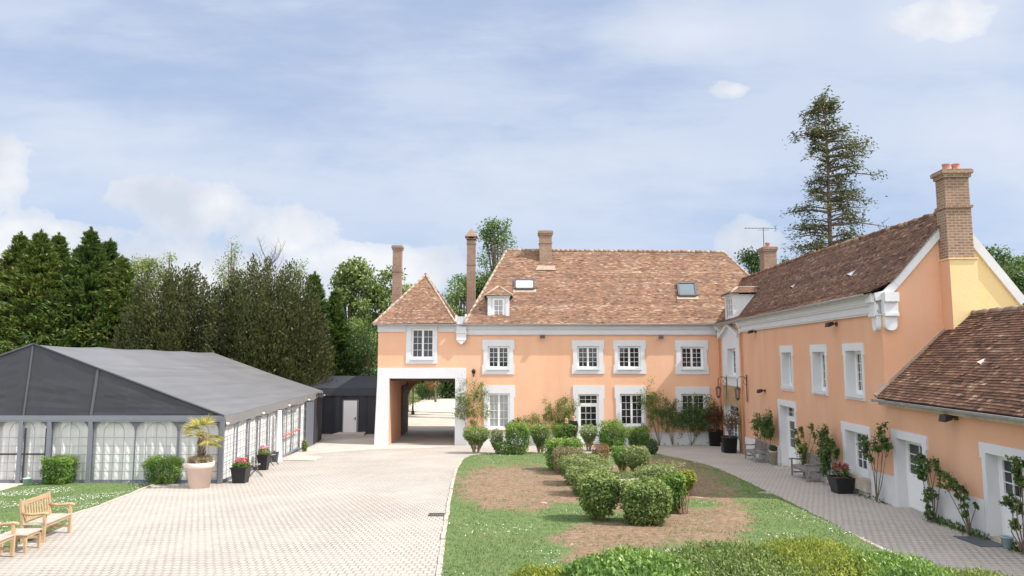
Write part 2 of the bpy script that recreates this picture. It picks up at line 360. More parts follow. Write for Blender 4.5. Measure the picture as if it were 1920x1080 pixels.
def lawn_mat():
    m, t, b, out = new_mat('lawn_with_bare_soil'); tc = t.n('ShaderNodeTexCoord'); ob = tc.outputs['Object']
    at = t.n('ShaderNodeAttribute', attribute_name='soil')
    f = t.math('ADD', at.outputs['Fac'], t.math('MULTIPLY', t.math('SUBTRACT', t.noise(ob, 1.6, 9, .74), .5), 3.2))
    f = t.ramp(f, [(.3, 0.), (.75, 1.)])
    g = t.ramp(t.noise(ob, 5, 7, .7), [(.3, (.07, .13, .045)), (.5, (.125, .195, .07)), (.72, (.21, .265, .115))])
    g = t.mix(t.math('MULTIPLY', t.noise(ob, .7, 4), .5), g, (.20, .22, .10))
    so = t.ramp(t.noise(ob, 7, 8, .75), [(.28, (.125, .082, .055)), (.5, (.255, .175, .115)), (.72, (.40, .305, .215))])
    t.l(t.mix(f, g, so), b.inputs['Base Color']); b.inputs['Roughness'].default_value = .95; b.inputs['Specular IOR Level'].default_value = .1
    bp = t.n('ShaderNodeBump'); bp.inputs['Strength'].default_value = .9; bp.inputs['Distance'].default_value = .05
    t.l(t.noise(ob, 9, 8, .75), bp.inputs['Height']); t.l(bp.outputs[0], b.inputs['Normal']); return m
M['lawn'] = lawn_mat()
M['field'] = pbr('field_grass', (.075, .12, .035), .95, .4, .3, .8, 5)
M['blade'] = leaf_mat('grass_blades', [(.15, (.07, .145, .045)), (.5, (.125, .215, .07)), (.9, (.22, .29, .11))], .3, .6)
M['daisy'] = pbr('daisy_white', (.85, .85, .83), .7, .03)
L = {}
L['cypress'] = leaf_mat('cypress_leaves', [(0.12, (0.028, 0.058, 0.02)), (0.4, (0.065, 0.115, 0.03)), (0.6, (0.14, 0.175, 0.042)), (0.86, (0.26, 0.25, 0.075))], .25, .5)
L['cypress_dark'] = leaf_mat('dark_cypress_leaves', [(0.12, (0.022, 0.05, 0.02)), (0.45, (0.05, 0.1, 0.028)), (0.72, (0.1, 0.15, 0.04)), (0.95, (0.17, 0.19, 0.06))], .25, .5)
L['yew'] = leaf_mat('yew_leaves', [(0.12, (0.03, 0.038, 0.017)), (0.42, (0.058, 0.064, 0.025)), (0.7, (0.09, 0.09, 0.035)), (0.95, (0.12, 0.11, 0.045))], .2, .5)
L['chestnut'] = leaf_mat('chestnut_leaves', [(0.12, (0.07, 0.115, 0.03)), (0.45, (0.155, 0.23, 0.065)), (0.75, (0.26, 0.33, 0.125)), (0.95, (0.38, 0.42, 0.21))], .35, .5)
L['spring'] = leaf_mat('spring_leaves', [(0.12, (0.108, 0.156, 0.036)), (0.5, (0.228, 0.276, 0.072)), (0.9, (0.384, 0.408, 0.144))], .4, .4)
L['poplar'] = leaf_mat('poplar_leaves', [(0.12, (0.0438, 0.1, 0.025)), (0.5, (0.1063, 0.1938, 0.05)), (0.9, (0.2125, 0.3125, 0.1))], .35, .4)
L['deep'] = leaf_mat('dark_broad_leaves', [(0.12, (0.0216, 0.0486, 0.0189)), (0.5, (0.0607, 0.1148, 0.0351)), (0.9, (0.1215, 0.189, 0.0607))], .25, .4)
L['fir'] = leaf_mat('fir_needles', [(0.12, (0.0382, 0.0416, 0.026)), (0.5, (0.1024, 0.0975, 0.0468)), (0.9, (0.2184, 0.182, 0.0975))], .2, .5)
L['box'] = leaf_mat('box_leaves', [(0.1, (0.039, 0.104, 0.0208)), (0.45, (0.1091, 0.2228, 0.0416)), (0.75, (0.2651, 0.3713, 0.0743)), (0.95, (0.4054, 0.4604, 0.1337))], .3, 1.5)
L['clip'] = leaf_mat('clipped_shrub_leaves', [(0.1, (0.0507, 0.0966, 0.0258)), (0.45, (0.1437, 0.2173, 0.0563)), (0.75, (0.3043, 0.3703, 0.1288)), (0.95, (0.4733, 0.4991, 0.2254))], .3, 1.5)
L['grey'] = leaf_mat('grey_green_leaves', [(0.1, (0.0764, 0.1165, 0.0364)), (0.45, (0.1835, 0.2402, 0.0874)), (0.75, (0.3363, 0.364, 0.1602)), (0.95, (0.4892, 0.4805, 0.2621))], .3, 1.5)
L['brown'] = leaf_mat('brown_shrub_leaves', [(0.1, (0.104, 0.0845, 0.0455)), (0.5, (0.247, 0.195, 0.1105)), (0.9, (0.364, 0.325, 0.182))], .25, 1.5)
L['redtip'] = leaf_mat('red_tipped_leaves', [(.1, (.11, .10, .035)), (.45, (.25, .14, .07)), (.75, (.38, .15, .08)), (.95, (.33, .25, .1))], .25, 1.5)
L['laurel'] = leaf_mat('laurel_leaves', [(0.1, (0.0492, 0.1125, 0.0263)), (0.45, (0.1378, 0.2625, 0.0562)), (0.75, (0.2953, 0.4312, 0.1031)), (0.95, (0.4922, 0.5813, 0.1875))], .3, 1., .35)
L['golden'] = leaf_mat('golden_leaves', [(0.1, (0.092, 0.1495, 0.023)), (0.45, (0.23, 0.276, 0.0403)), (0.75, (0.391, 0.391, 0.0633)), (0.95, (0.506, 0.483, 0.115))], .35, 1.)
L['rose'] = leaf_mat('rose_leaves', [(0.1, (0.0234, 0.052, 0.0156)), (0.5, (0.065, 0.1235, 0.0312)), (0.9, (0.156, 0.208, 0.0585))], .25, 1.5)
L['rose_lit'] = leaf_mat('sunlit_rose_leaves', [(0.1, (0.05, 0.0875, 0.0225)), (0.5, (0.1375, 0.2, 0.0438)), (0.9, (0.3, 0.3125, 0.0875))], .3, 1.5)  # lighter copy of the rose leaves, sunlight put into the colour
L['maple'] = leaf_mat('red_maple_leaves', [(.1, (.05, .02, .015)), (.5, (.13, .04, .03)), (.9, (.22, .085, .05))], .3, 1.5)
L['palm'] = leaf_mat('yellowed_palm_leaves', [(.1, (.10, .12, .03)), (.45, (.32, .28, .06)), (.85, (.55, .42, .12))], .3, 2.)
L['variegated'] = leaf_mat('variegated_leaves', [(0.1, (0.12, 0.18, 0.048)), (0.5, (0.36, 0.408, 0.168)), (0.9, (0.66, 0.624, 0.36))], .3, 1.5)
L['straw'] = leaf_mat('dry_straw', [(.1, (.25, .19, .11)), (.5, (.42, .34, .21)), (.9, (.55, .46, .30))], .2, 3)
M['blossom'] = pbr('cream_blossom', (.72, .66, .50), .8, .1)
# ------------------------------------------------------------------ leaf clouds
def unit(a): return a / np.maximum(np.linalg.norm(a, axis=1, keepdims=True), 1e-9)
def rvec(n): return unit(rng.normal(size=(n, 3)))
def cards(name, mat, parent, C, D, N, Ln, Wd, tint=None, **props):
    C = np.asarray(C, float); n = len(C); D = unit(np.asarray(D, float)); S = unit(np.cross(D, np.asarray(N, float)) + 1e-6)
    Nn = np.cross(S, D)
    Ln = (np.ones(n) * Ln * rng.uniform(.65, 1.3, n))[:, None]; Wd = (np.ones(n) * Wd * rng.uniform(.7, 1.25, n))[:, None]
    off = np.array(WLOC.get(parent.name, V((0, 0, 0)))) if parent else np.zeros(3)
    fold = Nn * Wd * .18
    P = np.stack([C - D * Ln * .5, C + S * Wd * .5 + fold - D * Ln * .05, C + D * Ln * .5, C - S * Wd * .5 + fold - D * Ln * .05], 1).reshape(-1, 3) - off
    me = bpy.data.meshes.new(name); me.vertices.add(4 * n); me.vertices.foreach_set('co', P.ravel())
    me.loops.add(4 * n); me.loops.foreach_set('vertex_index', np.arange(4 * n, dtype=np.int32))
    me.polygons.add(n); me.polygons.foreach_set('loop_start', np.arange(0, 4 * n, 4, dtype=np.int32))
    try: me.polygons.foreach_set('loop_total', np.full(n, 4, dtype=np.int32))
    except Exception: pass
    at = me.attributes.new('tint', 'FLOAT', 'FACE'); at.data.foreach_set('value', (rng.random(n) if tint is None else tint).astype(np.float32))
    me.update(calc_edges=True); me.materials.append(mat)
    return link(name, me, parent, V(off), **props)
# ------------------------------------------------------------------ ground
def sheet(name, mat, pts, dz, **props):
    mb = MB(); mb.poly([V((p[0], p[1], zg(p[1]) + dz)) for p in pts]); return mb.build(name, mat, None, kind='structure', **props)
mb = MB()
for y0, y1 in ((-70, 42), (42, 160), (160, 4000)):
    xs = (-3000, -60, 60, 3000)
    for x0, x1 in zip(xs, xs[1:]): mb.poly([(x0, y0, zg(y0) - .02), (x1, y0, zg(y0) - .02), (x1, y1, zg(y1) - .02), (x0, y1, zg(y1) - .02)])
mb.build('ground', M['field'], None, kind='structure')
sheet('courtyard_paving', M['paving'], [(-34, -6), (13.4, -6), (12.6, 42), (-34, 42)], 0)
mb = MB(); mb.poly([(-34, 42, 0), (12, 42, 0), (12, 51, 0), (-34, 51, 0)]); mb.build('passage_paving', M['paving'], None, kind='structure')
mb = MB(); mb.poly([(-11, 50.3, .004), (6, 50.3, .004), (9, 75, .004), (9, 150, .004), (-11.5, 150, .004), (-11, 84, .004), (-11.6, 72, .004)]); mb.build('gravel_road', M['gravel'], None, kind='structure')
G = lambda pts: [ground(*p) for p in pts]
sheet('concrete_apron', M['concrete'], G([(528, 858), (598, 832), (610, 826), (706, 820), (706, 833), (862, 836), (800, 840), (690, 843), (600, 850)]), .004)
sheet('concrete_path', M['concrete'], G([(-120, 901), (78, 897), (50, 907), (0, 921), (-120, 950)]), .012)
def soil_at(px, py):
    m = 0
    for (cx, cy, rx, ry, k) in ((960, 915, 112, 46, 1), (1040, 925, 80, 52, 1), (1230, 930, 150, 85, .85), (1150, 1003, 130, 30, .95), (1320, 975, 95, 58, .9), (1110, 1050, 60, 30, .9), (1250, 870, 120, 26, .6), (1330, 930, 70, 30, .7)):
        r = math.hypot((px - cx) / rx, (py - cy) / ry); m = max(m, k * min(1, max(0, (1.3 - r) * 1.5)))
    for (cx, cy, rx, ry) in ((935, 985, 130, 26), (1065, 960, 55, 18), (1150, 968, 40, 10), (1195, 915, 22, 14), (1300, 945, 60, 8)):
        r = math.hypot((px - cx) / rx, (py - cy) / ry); m -= .8 * min(1, max(0, (1.15 - r) * 2.2))
    return max(0, m)
def inside(poly, x, y):
    c = False; n = len(poly)
    for i in range(n):
        (x1, y1), (x2, y2) = poly[i][:2], poly[i - 1][:2]
        if (y1 > y) != (y2 > y) and x < (x2 - x1) * (y - y1) / (y2 - y1) + x1: c = not c
    return c
LAWN_PX = [(868, 861), (884, 854), (908, 851), (1000, 849), (1120, 850), (1222, 850), (1262, 857), (1310, 867), (1345, 878), (1400, 903), (1470, 937), (1540, 971), (1600, 1003), (1650, 1029), (1760, 1078), (1990, 1185), (800, 1185), (822, 1080), (833, 1000), (841, 950), (849, 905), (857, 878)]
LAWN = [ground(*p).xy[:] for p in LAWN_PX]
LEFT_PX = [(-160, 957), (-90, 940), (0, 922), (52, 908), (80, 898), (190, 893), (300, 893), (306, 901), (250, 923), (190, 947), (130, 966), (118, 988), (60, 1012), (0, 1034), (-160, 1075)]
LEFTL = [ground(*p).xy[:] for p in LEFT_PX]
def lawn(name, poly, soil):
    # fine triangulated sheet: grid vertices inside, outline vertices on the border
    xs = [p[0] for p in poly]; ys = [p[1] for p in poly]
    from mathutils.geometry import delaunay_2d_cdt
    pts = []; edges = []
    n = len(poly); ring = []
    for i in range(n):
        a, b = V(poly[i]), V(poly[(i + 1) % n]); k = max(1, int((b - a).length / .25))
        for j in range(k):
            p = a.lerp(b, j / k); w = noise.noise(V((p.x * 2.3, p.y * 2.3, 4))) * .07
            ring.append(V((p.x + w, p.y + w)))
    edges = [(i, (i + 1) % len(ring)) for i in range(len(ring))]; pts = ring[:]
    st = .2; y = min(ys)
    while y < max(ys):
        x = min(xs)
        while x < max(xs):
            if inside(poly, x, y): pts.append(V((x + random.uniform(-.05, .05), y + random.uniform(-.05, .05))))
            x += st
        y += st
    vo, eo, fo, *_ = delaunay_2d_cdt(pts, edges, [list(range(len(ring)))], 1, 1e-4)
    me = bpy.data.meshes.new(name)
    vs = [(p.x, p.y, zg(p.y) + .012 + .02 * noise.noise(V((p.x, p.y, 0)))) for p in vo]
    me.from_pydata(vs, [], fo)
    at = me.attributes.new('soil', 'FLOAT', 'POINT')
    at.data.foreach_set('value', [soil_at(*to_px(v)) if soil else 0. for v in vs])
    me.polygons.foreach_set('use_smooth', [True] * len(me.polygons)); me.materials.append(M['lawn'])
    return link(name, me, None, kind='structure')
lawn('lawn', LAWN, True); lawn('lawn_strip', LEFTL, False)
def edging(name, px, label, w=.1):
    mb = MB(); pts = G(px)
    for a, b in zip(pts, pts[1:]):
        L_ = (b - a).length; k = max(1, round(L_ / .8))
        for j in range(k):
            p, q = a.lerp(b, j / k + .004), a.lerp(b, (j + 1) / k - .004); h = .05 + random.uniform(-.012, .015)
            mb.beam(p + V((random.uniform(-.015, .015), 0, h / 2 - .02)), q + V((random.uniform(-.015, .015), 0, h / 2 - .02)), w, h)
    mb.build(name, M['edge'], None, label=label, category='kerb')
edging('lawn_kerb', [(868, 861), (857, 878), (849, 905), (841, 950), (833, 1000), (822, 1080), (800, 1185)], 'low stone edging between the sunny paving and the middle lawn')
edging('lawn_kerb', [(308, 901), (250, 924), (190, 948), (132, 967)], 'low stone edging of the daisy lawn in front of the marquee')
def blades():
    C, D, N = [], [], []
    def fill(poly, n, soil):
        xs = [p[0] for p in poly]; ys = [p[1] for p in poly]; k = 0
        while k < n:
            x = random.uniform(min(xs), max(xs)); y = min(ys) + (max(ys) - min(ys)) * random.random() ** 1.7
            if not inside(poly, x, y): k += .3; continue
            k += 1
            if soil:
                s = soil_at(*to_px((x, y, zg(y)))) + noise.noise(V((x * 1.3, y * 1.3, 0))) * .8 + noise.noise(V((x * 4, y * 4, 3))) * .5
                if random.random() < s * 1.1 - .1: continue
            h = random.uniform(.02, .06) * (1 + .7 * noise.noise(V((x * .8, y * .8, 7))))
            C.append((x, y, zg(y) + .01 + h * .4)); D.append((random.gauss(0, .45), random.gauss(0, .45), 1)); N.append((random.gauss(0, 1), random.gauss(0, 1), .2))
    fill(LAWN, 70000, True); fill(LEFTL, 14000, False)
    cards('grass', M['blade'], None, C, D, N, .06, .016, kind='stuff', label='short green grass blades over both lawns')
    C = []
    for poly, n, th in ((LAWN, 900, .2), (LEFTL, 3600, .05)):
        xs = [p[0] for p in poly]; ys = [p[1] for p in poly]; k = 0; tries = 0
        while k < n and tries < n * 30:
            tries += 1; x = random.uniform(min(xs), max(xs)); y = random.uniform(min(ys), max(ys))
            if not inside(poly, x, y) or noise.noise(V((x * .55, y * .55, 11))) < th + random.uniform(-.12, .12): continue
            if poly is LAWN and soil_at(*to_px((x, y, zg(y)))) > .5: continue
            C.append((x, y, zg(y) + random.uniform(.05, .09))); k += 1
    n = len(C); cards('daisies', M['daisy'], None, C, unit(rng.normal(size=(n, 3)) * (1, 1, .2)), rng.normal(size=(n, 3)) * .3 + (0, 0, 1), .027, .027, kind='stuff', label='white daisies scattered through the lawns')
blades()
# ------------------------------------------------------------------ building helpers
def wall(mb, fr, a0, a1, z0, z1, holes=(), b=0., thick=0.):
    A = sorted({a0, a1, *[min(max(x, a0), a1) for h in holes for x in h[:2]]}); Z = sorted({z0, z1, *[min(max(x, z0), z1) for h in holes for x in h[2:4]]})
    for p, q in zip(A, A[1:]):
        for r, s in zip(Z, Z[1:]):
            ca, cz = (p + q) / 2, (r + s) / 2
            if any(h[0] < ca < h[1] and h[2] < cz < h[3] for h in holes): continue
            mb.poly([fr.P(p, r, b), fr.P(q, r, b), fr.P(q, s, b), fr.P(p, s, b)])
def surround(mb, fr, op, ou, ears=(True, True), d=.05, rec=.2, ear=.07):
    a0, a1, z0, z1 = op; A0, A1, Z0, Z1 = ou
    mb.box(fr, A0 + ear, a0, z0, z1, .001, d); mb.box(fr, a1, A1 - ear, z0, z1, .001, d)
    eh = (Z1 - z1)
    mb.box(fr, A0 + (0 if ears[0] else ear), A1 - (0 if ears[0] else ear), z1, Z1, .001, d)
    if ears[0]:
        mb.box(fr, A0, A0 + ear, z1 - eh * .55, z1, .001, d); mb.box(fr, A1 - ear, A1, z1 - eh * .55, z1, .001, d)
    if Z0 < z0 - .01:
        mb.box(fr, A0 + (0 if ears[1] else ear), A1 - (0 if ears[1] else ear), Z0, z0, .001, d)
        if ears[1]:
            mb.box(fr, A0, A0 + ear, z0, z0 + .25, .001, d); mb.box(fr, A1 - ear, A1, z0, z0 + .25, .001, d)
    P = fr.P                                                        # reveals
    e = .002
    mb.poly([P(a0 + e, z0, d), P(a0 + e, z0, -rec - .05), P(a0 + e, z1, -rec - .05), P(a0 + e, z1, d)][::-1]); mb.poly([P(a1 - e, z0, d), P(a1 - e, z0, -rec - .05), P(a1 - e, z1, -rec - .05), P(a1 - e, z1, d)])
    mb.poly([P(a0, z1 - e, d), P(a1, z1 - e, d), P(a1, z1 - e, -rec - .05), P(a0, z1 - e, -rec - .05)]); mb.poly([P(a0, z0 + e, d), P(a1, z0 + e, d), P(a1, z0 + e, -rec - .05), P(a0, z0 + e, -rec - .05)][::-1])
def sash(mb, fr, a0, a1, z0, z1, cols, rows, b, w=.055, m=.022, bottom=0.):
    """one leaf: border bars, glazing bars; bottom>0 leaves a solid panel"""
    mb.box(fr, a0, a0 + w, z0, z1, b, b + .05); mb.box(fr, a1 - w, a1, z0, z1, b, b + .05)
    mb.box(fr, a0 + w, a1 - w, z1 - w, z1, b, b + .05); mb.box(fr, a0 + w, a1 - w, z0, z0 + w, b, b + .05)
    g0 = z0 + w
    if bottom: mb.box(fr, a0 + w, a1 - w, z0 + w, z0 + bottom, b, b + .04); mb.box(fr, a0 + w + .1, a1 - w - .1, z0 + w + .1, z0 + bottom - .12, b + .04, b + .052); g0 = z0 + bottom
    for i in range(1, cols):
        x = a0 + w + (a1 - a0 - 2 * w) * i / cols; mb.box(fr, x - m / 2, x + m / 2, g0, z1 - w, b + .008, b + .044)
    for j in range(1, rows):
        z = g0 + (z1 - w - g0) * j / rows; mb.box(fr, a0 + w, a1 - w, z - m / 2, z + m / 2, b + .01, b + .042)
def opening(fr, root, op, ou, rows=4, cols=2, leaves=2, rec=.2, kind='window', pane='glass', ears=(True, True), transom=0., bottom=0., sill=True, frame=.06, split=None, holes=None, smat='white', label=None, handle=True):
    a0, a1, z0, z1 = op; holes.append(op)
    mb = MB(); b = -rec; t = .07
    mb.box(fr, a0 + .003, a0 + frame, z0, z1 - .003, b, b + t); mb.box(fr, a1 - frame, a1 - .003, z0, z1 - .003, b, b + t)
    mb.box(fr, a0 + frame, a1 - frame, z1 - frame, z1 - .003, b, b + t)
    if kind == 'window': mb.box(fr, a0 + frame, a1 - frame, z0 + .003, z0 + frame + .03, b, b + t)
    zt = z1 - frame; zb = z0 + (frame + .03 if kind == 'window' else .02)
    if transom:
        mb.box(fr, a0 + frame, a1 - frame, zt - transom - .09, zt - transom, b, b + t)
        sash(mb, fr, a0 + frame, a1 - frame, zt - transom, zt, 3, 2, b + .004, .03); zt -= transom + .09
    w = (a1 - a0 - 2 * frame) / leaves
    for i in range(leaves): sash(mb, fr, a0 + frame + w * i + .003, a0 + frame + w * (i + 1) - .003, zb, zt, cols, rows, b + .012, .055 if leaves > 1 else .085, bottom=bottom)
    o = mb.build(kind, M['sash'], root, **({'label': label} if label else {}))
    mp = MB()
    mp.poly([fr.P(a0 + frame, zb, b + .015), fr.P(a1 - frame, zb, b + .015), fr.P(a1 - frame, z1 - frame, b + .015), fr.P(a0 + frame, z1 - frame, b + .015)])
    mp.build('pane', M[pane], o)
    ms = MB(); surround(ms, fr, op, ou, ears, rec=rec); ms.build('surround', M[smat], o)
    if sill and kind == 'window':
        ms = MB(); ms.box(fr, a0 - .04, a1 + .04, z0 - .07, z0 - .002, .052, .12); ms.build('sill', M[smat], o)
    if kind == 'door' and handle:
        mh = MB(); mh.beam(fr.P(a1 - frame - .05, z0 + 1.05, b + .1), fr.P(a1 - frame - .16, z0 + 1.05, b + .1), .02, .025); mh.beam(fr.P(a1 - frame - .05, z0 + .97, b + .075), fr.P(a1 - frame - .05, z0 + 1.15, b + .075), .04, .02); mh.build('handle', M['iron'], o)
    return o
def pxrect(fr, x0, y0, x1, y1, b=0.):
    a0, z1 = fr.hit(x0, y0, b); a1 = fr.x(x1, b); z0 = fr.hit(x0, y1, b)[1]; return (a0, a1, z0, z1)
def tiles(mb, A, B, C, D, course=.088, tw=.135, thick=.016, wob=.018, lap=1.25):
    """courses of flat tiles over the patch A-B (eave) D-C (ridge)"""
    A, B, C, D = map(V, (A, B, C, D)); n = (B - A).cross((D - A) if (D - A).length > .01 else (C - A)).normalized()
    if n.z < 0: n = -n
    H = ((D + C) / 2 - (A + B) / 2).length; rows = max(2, round(H / course)); sd = 3.3
    def Wb(p): return n * (wob * 1.6 * noise.noise(p * .45 + V((sd, 0, 0))) + wob * .5 * noise.noise(p * 2.1))
    for r in range(rows):
        v0 = r / rows; v1 = min(1., (r + lap) / rows)
        l0, r0, l1, r1 = A.lerp(D, v0), B.lerp(C, v0), A.lerp(D, v1), B.lerp(C, v1)
        w = (r0 - l0).length
        k = max(1, round(w / tw)); of = random.random(); rt = random.gauss(0, .07)
        cuts = [0.] + [min(1, max(0, (i + of + random.uniform(-.08, .08)) / k)) for i in range(k)] + [1.]
        for u0, u1 in zip(cuts, cuts[1:]):
            if u1 - u0 < .02 / max(w, .1): continue
            lift = random.uniform(.75, 1.2) * thick + (random.random() < .03) * .02
            d = random.uniform(-.06, .06) / rows
            p0, p1 = l0.lerp(r0, u0), l0.lerp(r0, u1); q1, q0 = l1.lerp(r1, u1), l1.lerp(r1, u0)
            dn = (p0 - q0) * d * rows * .12
            p0 = p0 + Wb(p0) + dn; p1 = p1 + Wb(p1) + dn; q0 = q0 + Wb(q0); q1 = q1 + Wb(q1)
            tn = min(1, max(0, rt + random.gauss(.5, .15) + .24 * noise.noise(V((p0.x * 1.8, p0.z * 11, p0.y * 1.8 + sd))) + (random.random() < .05) * .3)); tp = n * lift
            g = (p1 - p0) * .012
            mb.poly([p0 + tp + g, p1 + tp - g, q1 + n * .002, q0 + n * .002], tn); mb.poly([p0 + g, p1 - g, p1 + tp - g, p0 + tp + g], tn)
    mb.poly([A - n * .03, B - n * .03, C - n * .03, D - n * .03] if (C - D).length > .01 else [A - n * .03, B - n * .03, C - n * .03], .2)
def ridge(name, mat, parent, p, q, r=.11, seg=.33, jit=.015):
    mb = MB(); p, q = V(p), V(q); k = max(1, round((q - p).length / seg))
    for i in range(k):
        j = lambda: V((random.uniform(-jit, jit), random.uniform(-jit, jit), random.uniform(-jit, jit)))
        a = p.lerp(q, i / k) + j(); b = p.lerp(q, (i + 1.12) / k) + j(); mb.tube([a, b], [r * 1.08, r * .95], 8, min(1, max(0, random.gauss(.68, .2))))
    return mb.build(name, mat, parent)
def stack(parent, cx, cy, w, d, z0, z1, mat, fr=None, bands=(), cap='flat', name='chimney', lean=(0, 0)):
    fr = fr or Frame((cx, cy, 0), (1, 0)); mb = MB()
    def bx(hw, hd, za, zb): mb.box(fr, -hw, hw, za, zb, -hd, hd)
    prev = z0
    for zb in sorted(bands): bx(w / 2, d / 2, prev, zb); bx(w / 2 + .03, d / 2 + .03, zb, zb + .08); prev = zb + .08
    if cap == 'flat':
        bx(w / 2, d / 2, prev, z1 - .32); bx(w / 2 + .05, d / 2 + .05, z1 - .32, z1 - .2); bx(w / 2 + .09, d / 2 + .09, z1 - .2, z1 - .04); bx(w / 2 + .03, d / 2 + .03, z1 - .04, z1)
    else: bx(w / 2, d / 2, prev, z1)
    return mb.build(name, mat, parent)
def pipe(fr, root, a, b, z0, z1, zpaint, r=.055):
    mb = MB(); mb.tube([fr.P(a, z0, b), fr.P(a, zpaint, b)], r, 10)
    for z in (z0 + 1.8, z0 + 3.6): mb.tube([fr.P(a, z, b), fr.P(a, z + .06, b)], r + .015, 10)
    o = mb.build('downpipe', M['pipe'], root)
    mh = MB(); mh.tube([fr.P(a, zpaint, b), fr.P(a, z1 - .35, b)], r + .01, 10); mh.tube([fr.P(a, z1 - .35, b), fr.P(a, z1 - .3, b), fr.P(a, z1 - .08, b + .06), fr.P(a, z1, b + .08)], [r + .02, .13, .15, .16], 10); mh.build('hopper', M['white'], o)
EAVE = 7.2
# ------------------------------------------------------------------ farmhouse: the main block
HX0, HX1 = FA.x(874), 17.3
house = thing('farmhouse', 'long orange farmhouse with red tiled roof across the far end of the court', 'house', (5, 42, 0))
holes = []
UP_OU = [(904.5, 637, 964.5, 702), (1072, 638, 1133, 701), (1149.5, 638, 1211, 701), (1265, 638, 1328, 702)]
UP_OP = [(914.5, 649, 955, 691.5), (1082, 649, 1123, 691.5), (1158.5, 649, 1201.5, 691.5), (1276, 650, 1318.5, 692)]
for ou, op in zip(UP_OU, UP_OP): opening(FA, house, pxrect(FA, *op), pxrect(FA, *ou), holes=holes, rec=.16)
def g(ou, op, **k): return opening(FA, house, pxrect(FA, *op), pxrect(FA, *ou), holes=holes, rec=.16, ears=(True, False), **k)
g((905, 722.5, 966, 804), (915, 737.5, 956, 804), pane='glass_curtain', label='tall window with drawn grey curtains')
g((1074, 723, 1132.5, 832), (1084, 739, 1121.5, 830), kind='door', leaves=1, cols=3, rows=3, transom=.5, bottom=.95, sill=False, frame=.07, label='white glazed door with a barred transom light')
g((1152, 723.5, 1211, 799), (1162, 738.5, 1205, 799))
g((1266, 725, 1328.5, 799), (1277, 738.5, 1320.5, 799))
mb = MB(); wall(mb, FA, HX0, 12.62, -.5, 7.1, holes)
BK = Frame((0, 51.2, 0), (-1, 0)); wall(mb, BK, -HX1, -HX0, -.5, 7.1)
LS = Frame((HX0, 42, 0), (0, -1)); wall(mb, LS, -9.2, 0, -.5, 7.1)
RS = Frame((HX1, 42, 0), (0, 1)); wall(mb, RS, 0, 9.2, -.5, 7.1)
mb.build('wall', M['orange'], house)
def cornice(fr, root, a0, a1, z=EAVE, h=.66, name='cornice', k=1.):
    mb = MB()
    for (za, zb, b) in ((h, h - .06, .10), (h - .06, h - .11, .14), (h - .11, h - .34, .08), (h - .34, h - .40, .15), (h - .40, .05, .19), (.05, 0, .27)):
        mb.box(fr, a0, a1, z - za, z - zb, .002, b * k)
    return mb.build(name, M['white'], root)
cornice(FA, house, HX0, 12.3)
def gutter(fr, root, a0, a1, z, b, r=.075):
    mb = MB(); i0 = None; n = 8
    k = max(2, round((a1 - a0) / 2))
    for s in range(k):
        p, q = a0 + (a1 - a0) * s / k, a0 + (a1 - a0) * (s + 1) / k
        for j in range(n):
            t0, t1 = math.pi * (1 + j / n), math.pi * (1 + (j + 1) / n)
            mb.poly([fr.P(p, z + r * math.sin(t0), b + r * math.cos(t0)), fr.P(q, z + r * math.sin(t0), b + r * math.cos(t0)), fr.P(q, z + r * math.sin(t1), b + r * math.cos(t1)), fr.P(p, z + r * math.sin(t1), b + r * math.cos(t1))])
        mb.box(fr, p - .012, p + .012, z - r - .012, z - r + .012, b - r, b + r)
    mb.tube([fr.P(a0, z, b + r), fr.P(a1, z, b + r)], .012, 6)
    return mb.build('gutter', M['zinc'], root)
gutter(FA, house, -8.3, 12.25, EAVE - .02, .40)
zp = FA.hit(1240, 811)[1]
cuts = [HX0] + [x for h in sorted(holes) if h[2] < .3 for x in (h[0] - .28, h[1] + .28)] + [12.6]
for p, q in zip(cuts[::2], cuts[1::2]): mb = MB(); mb.box(FA, p, q, -.4, zp, .002, .03); mb.build('plinth', M['plinth'], house)
# roof
RA, RB, RC, RD = (HX0 - .1, 41.58, EAVE), (HX1, 41.58, EAVE), (14.35, 46.5, 12.28), (-.36, 46.5, 12.42)
mb = MB(); tiles(mb, RA, RB, RC, RD, .088, .2)
tiles(mb, (HX0 - .1, 51.5, EAVE), RA, RD, RD); tiles(mb, RB, (HX1, 51.5, EAVE), RC, RC, .3, .3); tiles(mb, (HX1, 51.5, EAVE), (HX0 - .1, 51.5, EAVE), RD, RC, .3, .3)
roof = mb.build('roof', M['tiles'], house)
ridge('ridge', M['mortar_tile'], roof, RD, RC, .12); ridge('hip', M['mortar'], roof, RA, RD, .085, .45); ridge('hip', M['mortar'], roof, (HX1, 41.58, EAVE), RC, .085, .45)
nrm = (V(RB) - V(RA)).cross(V(RD) - V(RA)).normalized()
def on_plane(px, py, p0, n, up=0.):
    d = ray(px, py); t = (V(p0) + n * up - C0).dot(n) / d.dot(n); return C0 + d * t
